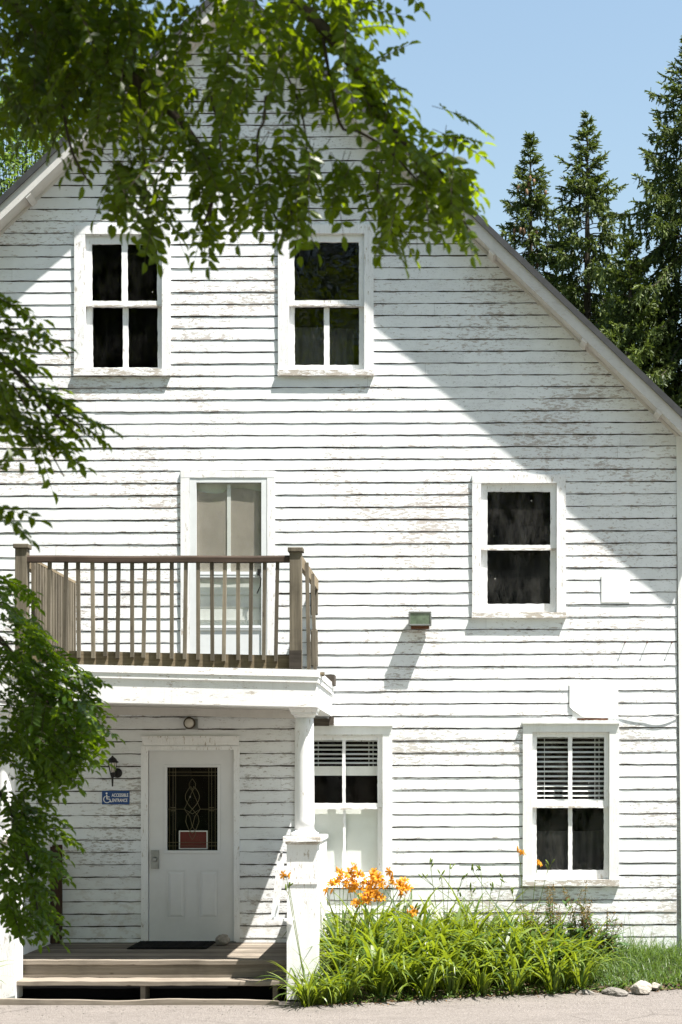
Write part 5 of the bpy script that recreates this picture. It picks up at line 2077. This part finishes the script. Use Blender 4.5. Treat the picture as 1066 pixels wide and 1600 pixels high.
blooms(0.86, -0.45, 'daylily with two orange flowers beside the lower right window', [(812, 1337, 1), (839, 1352, 1), (858, 1352, 0)], 0.9)
bare = [(672, 1350), (690, 1368), (703, 1358), (722, 1375), (735, 1390), (752, 1360), (768, 1385), (786, 1372), (800, 1395), (716, 1395), (740, 1362), (660, 1372)]
for i in range(0, len(bare), 4):
    x = (bare[i][0] - VX) / 152 + 0.05
    lab = ('daylily with bare flower stalks, nearest to the blooming clumps', 'daylily with bare flower stalks before the blank wall, middle of the three', 'daylily with bare flower stalks, nearest to the lower right window')[i // 4]
    lily(x + 0.1, -0.62, lab, 'daylilies gone over', 0.95, [(FP(u, v, -0.6), 0) for (u, v) in bare[i:i + 4]])


# ------------------------------------------------------------------ dock weeds
def dock(x, y_, H, seed, label):
    rn = RD(seed)
    z = bank_z(x, y_) + 0.015
    t_ = thing('dock_plant', label, 'plant', (x, y_, z), 'dock weeds at the right of the bed')
    lv = MB()
    for i in range(16):
        az = rn.random() * 6.28
        strip_leaf(lv, (x + rn.uniform(-.05, .05), y_ + rn.uniform(-.05, .05), z + rn.uniform(0, 0.25)), az, radians(rn.uniform(30, 75)), rn.uniform(0.2, 0.38), rn.uniform(0.045, 0.075), rn.uniform(0.8, 1.8), rn, 7)
    sdm = MB()
    st = MB()
    for i in range(6):
        az = rn.random() * 6.28
        lean = rn.uniform(0.05, 0.28)
        h = H * rn.uniform(0.7, 1.1)
        p0 = Vector((x, y_, z))
        p1 = p0 + Vector((cos(az) * lean * 0.4, sin(az) * lean * 0.3, h * 0.6))
        p2 = p0 + Vector((cos(az) * lean, sin(az) * lean * 0.5, h))
        st.tube([p0, p1, p2], [0.005, 0.004, 0.0015], 5, 0, 0.3)
        for k in range(130):
            a = rn.uniform(0.30, 1.0)
            q_ = (p0.lerp(p1, a / 0.6) if a < 0.6 else p1.lerp(p2, (a - 0.6) / 0.4))
            sp = 0.030 * (1.15 - a)+0.006
            q_ = q_ + Vector((rn.gauss(0, sp), rn.gauss(0, sp), rn.gauss(0, 0.012)))
            leaflet(sdm, q_, Vector((rn.uniform(-1, 1), rn.uniform(-1, 1), rn.uniform(-1, 1))), Vector((rn.uniform(-1, 1), rn.uniform(-1, 1), 1)), 0.015, 0.012, rn.random())
        for k in range(7):
            q_ = p0.lerp(p2, rn.uniform(0.15, 0.8))
            strip_leaf(lv, q_, rn.random() * 6.28, radians(rn.uniform(10, 60)), rn.uniform(0.08, 0.2), rn.uniform(0.018, 0.035), rn.uniform(0.6, 1.6), rn, 5)
    st.build('stems', M['dock'], t_)
    lv.build('leaves', M['dock'], t_)
    tag(sdm.build('seeds', M['seed'], t_), kind='stuff')


for i, (u, y_, H, lab) in enumerate(((838, -0.55, 0.60, 'leafy dock weed with brown seed heads, at the left end of the weeds'),
                                     (862, -0.62, 0.78, 'tall dock weed with rusty seed heads under the left half of the lower right window'),
                                     (886, -0.48, 0.70, 'dock weed with sparse seed heads under the middle of the lower right window'),
                                     (908, -0.55, 0.82, 'tallest dock weed with upright brown seed stalks under the right half of the window'),
                                     (930, -0.60, 0.66, 'dock weed with reddish seed stalks below the right casing of the window'),
                                     (948, -0.50, 0.52, 'small dock weed at the right end of the weeds, next to the grass'),
                                     (876, -1.00, 0.42, 'low broad leaved dock weed between the daylilies and the grass'))):
    dock((u - VX) * (DIST + y_) / FOC, y_, H, 300 + i, lab)

# ------------------------------------------------------------------ grass
rg2 = RD(5)
mb = MB()
for i in range(15000):
    if i < 12800:
        x = 1.05 + (rg2.random() ** 1.2) * 4.6
        ye = edge_y(x)
        y_ = ye + 0.10 + (-0.08 - ye - 0.10) * rg2.random()
        if x < 1.5 and rg2.random() < 0.5: continue
    else:
        x = rg2.uniform(-6.5, -4.28)
        y_ = rg2.uniform(-2.45, -0.4)
    h = rg2.uniform(0.10, 0.30) * (0.55 + 0.6 * min(1, (y_ - edge_y(x)) / 0.9))
    strip_leaf(mb, (x, y_, bank_z(x, y_) + 0.01), rg2.random() * 6.28, radians(rg2.uniform(50, 88)), h, rg2.uniform(0.004, 0.009), rg2.uniform(0.4, 1.9), rg2, 4)
for i in range(90):                                   # seeding stems
    x = 1.3 + rg2.random() * 2.6
    y_ = rg2.uniform(-0.7, -0.12)
    strip_leaf(mb, (x, y_, bank_z(x, y_)), rg2.random() * 6.28, radians(rg2.uniform(74, 88)), rg2.uniform(0.3, 0.55), 0.005, rg2.uniform(0.2, 0.6), rg2, 6, 0.9)
for i in range(1700):                                 # small weeds and clover at the road edge and among the clumps
    x = rg2.uniform(-1.1, 3.4)
    y_ = edge_y(x) + abs(rg2.gauss(0.06, 0.28))
    if y_ > -0.1: continue
    strip_leaf(mb, (x, y_, bank_z(x, y_) + 0.01), rg2.random() * 6.28, radians(rg2.uniform(20, 75)), rg2.uniform(0.05, 0.13), rg2.uniform(0.012, 0.028), rg2.uniform(0.4, 1.9), rg2, 4)
g = mb.build('grass', M['grass'])
tag(g, 'rough green grass and small weeds along the foot of the wall', 'grass', kind='stuff')

lt = MB()
for i in range(420):
    x = rg2.uniform(-1.4, 4.5)
    y_ = edge_y(x) + rg2.gauss(0.02, 0.13)
    z_ = 0.006 if y_ < edge_y(x) else bank_z(x, y_) + 0.03
    leaflet(lt, Vector((x, y_, z_ + rg2.uniform(0, 0.012))), Vector((rg2.uniform(-1, 1), rg2.uniform(-1, 1), rg2.uniform(-.2, .3))), Vector((rg2.uniform(-.4, .4), rg2.uniform(-.4, .4), 1)), rg2.uniform(0.02, 0.055), rg2.uniform(0.01, 0.022), rg2.random())
tag(lt.build('leaf_litter', M['litter']), 'dry brown leaf litter along the road edge below the flower bed', 'leaf litter', kind='stuff')
gt = MB()
for i in range(900):
    x = rg2.uniform(-4.6, 4.5)
    base_y = -2.45 if x < -1.5 else edge_y(x)
    y_ = base_y - abs(rg2.gauss(0.0, 0.35)) - 0.01
    r_ = rg2.uniform(0.003, 0.011)
    n = len(gt.v)
    for (dx, dy, dz) in ((1, 0, 0), (0, 1, 0), (-1, 0, 0), (0, -1, 0), (0, 0, 1)):
        j = rg2.uniform(0.6, 1.3) * r_
        gt.v.append((x + dx * j, y_ + dy * j, 0.001 + dz * j * 0.9))
    for q_ in ((0, 1, 4), (1, 2, 4), (2, 3, 4), (3, 0, 4)): gt.face([n + k for k in q_], 0, rg2.random())
tag(gt.build('grit', M['rock_grey']), 'loose grit and pebbles scattered on the asphalt edge', 'grit', kind='stuff')

# stones at the road edge


def ground_pt(u, v, z):
    d_ = (EYE - z) * FOC / (v - VY)
    return Vector(((u - VX) * d_ / FOC, d_ - DIST, z))


stone('stone', ground_pt(1001, 1544, 0.06), 0.135, 12, M['rock'], 'largest pale stone on the grass edge at the right', squash=(1.0, 0.8, 0.62))
stone('stone', ground_pt(1024, 1542, 0.04), 0.072, 14, M['rock'], 'small pale stone right beside the largest one')
stone('stone', ground_pt(958, 1551, 0.02), 0.15, 15, M['rock_grey'], 'flat grey stone at the road edge between weeds and pale stones', squash=(1.3, 0.7, 0.32))
stone('stone', ground_pt(915, 1553, 0.0), 0.10, 16, M['rock_grey'], 'half buried grey stone at the road edge under the dock leaves', squash=(1.3, 0.8, 0.4))
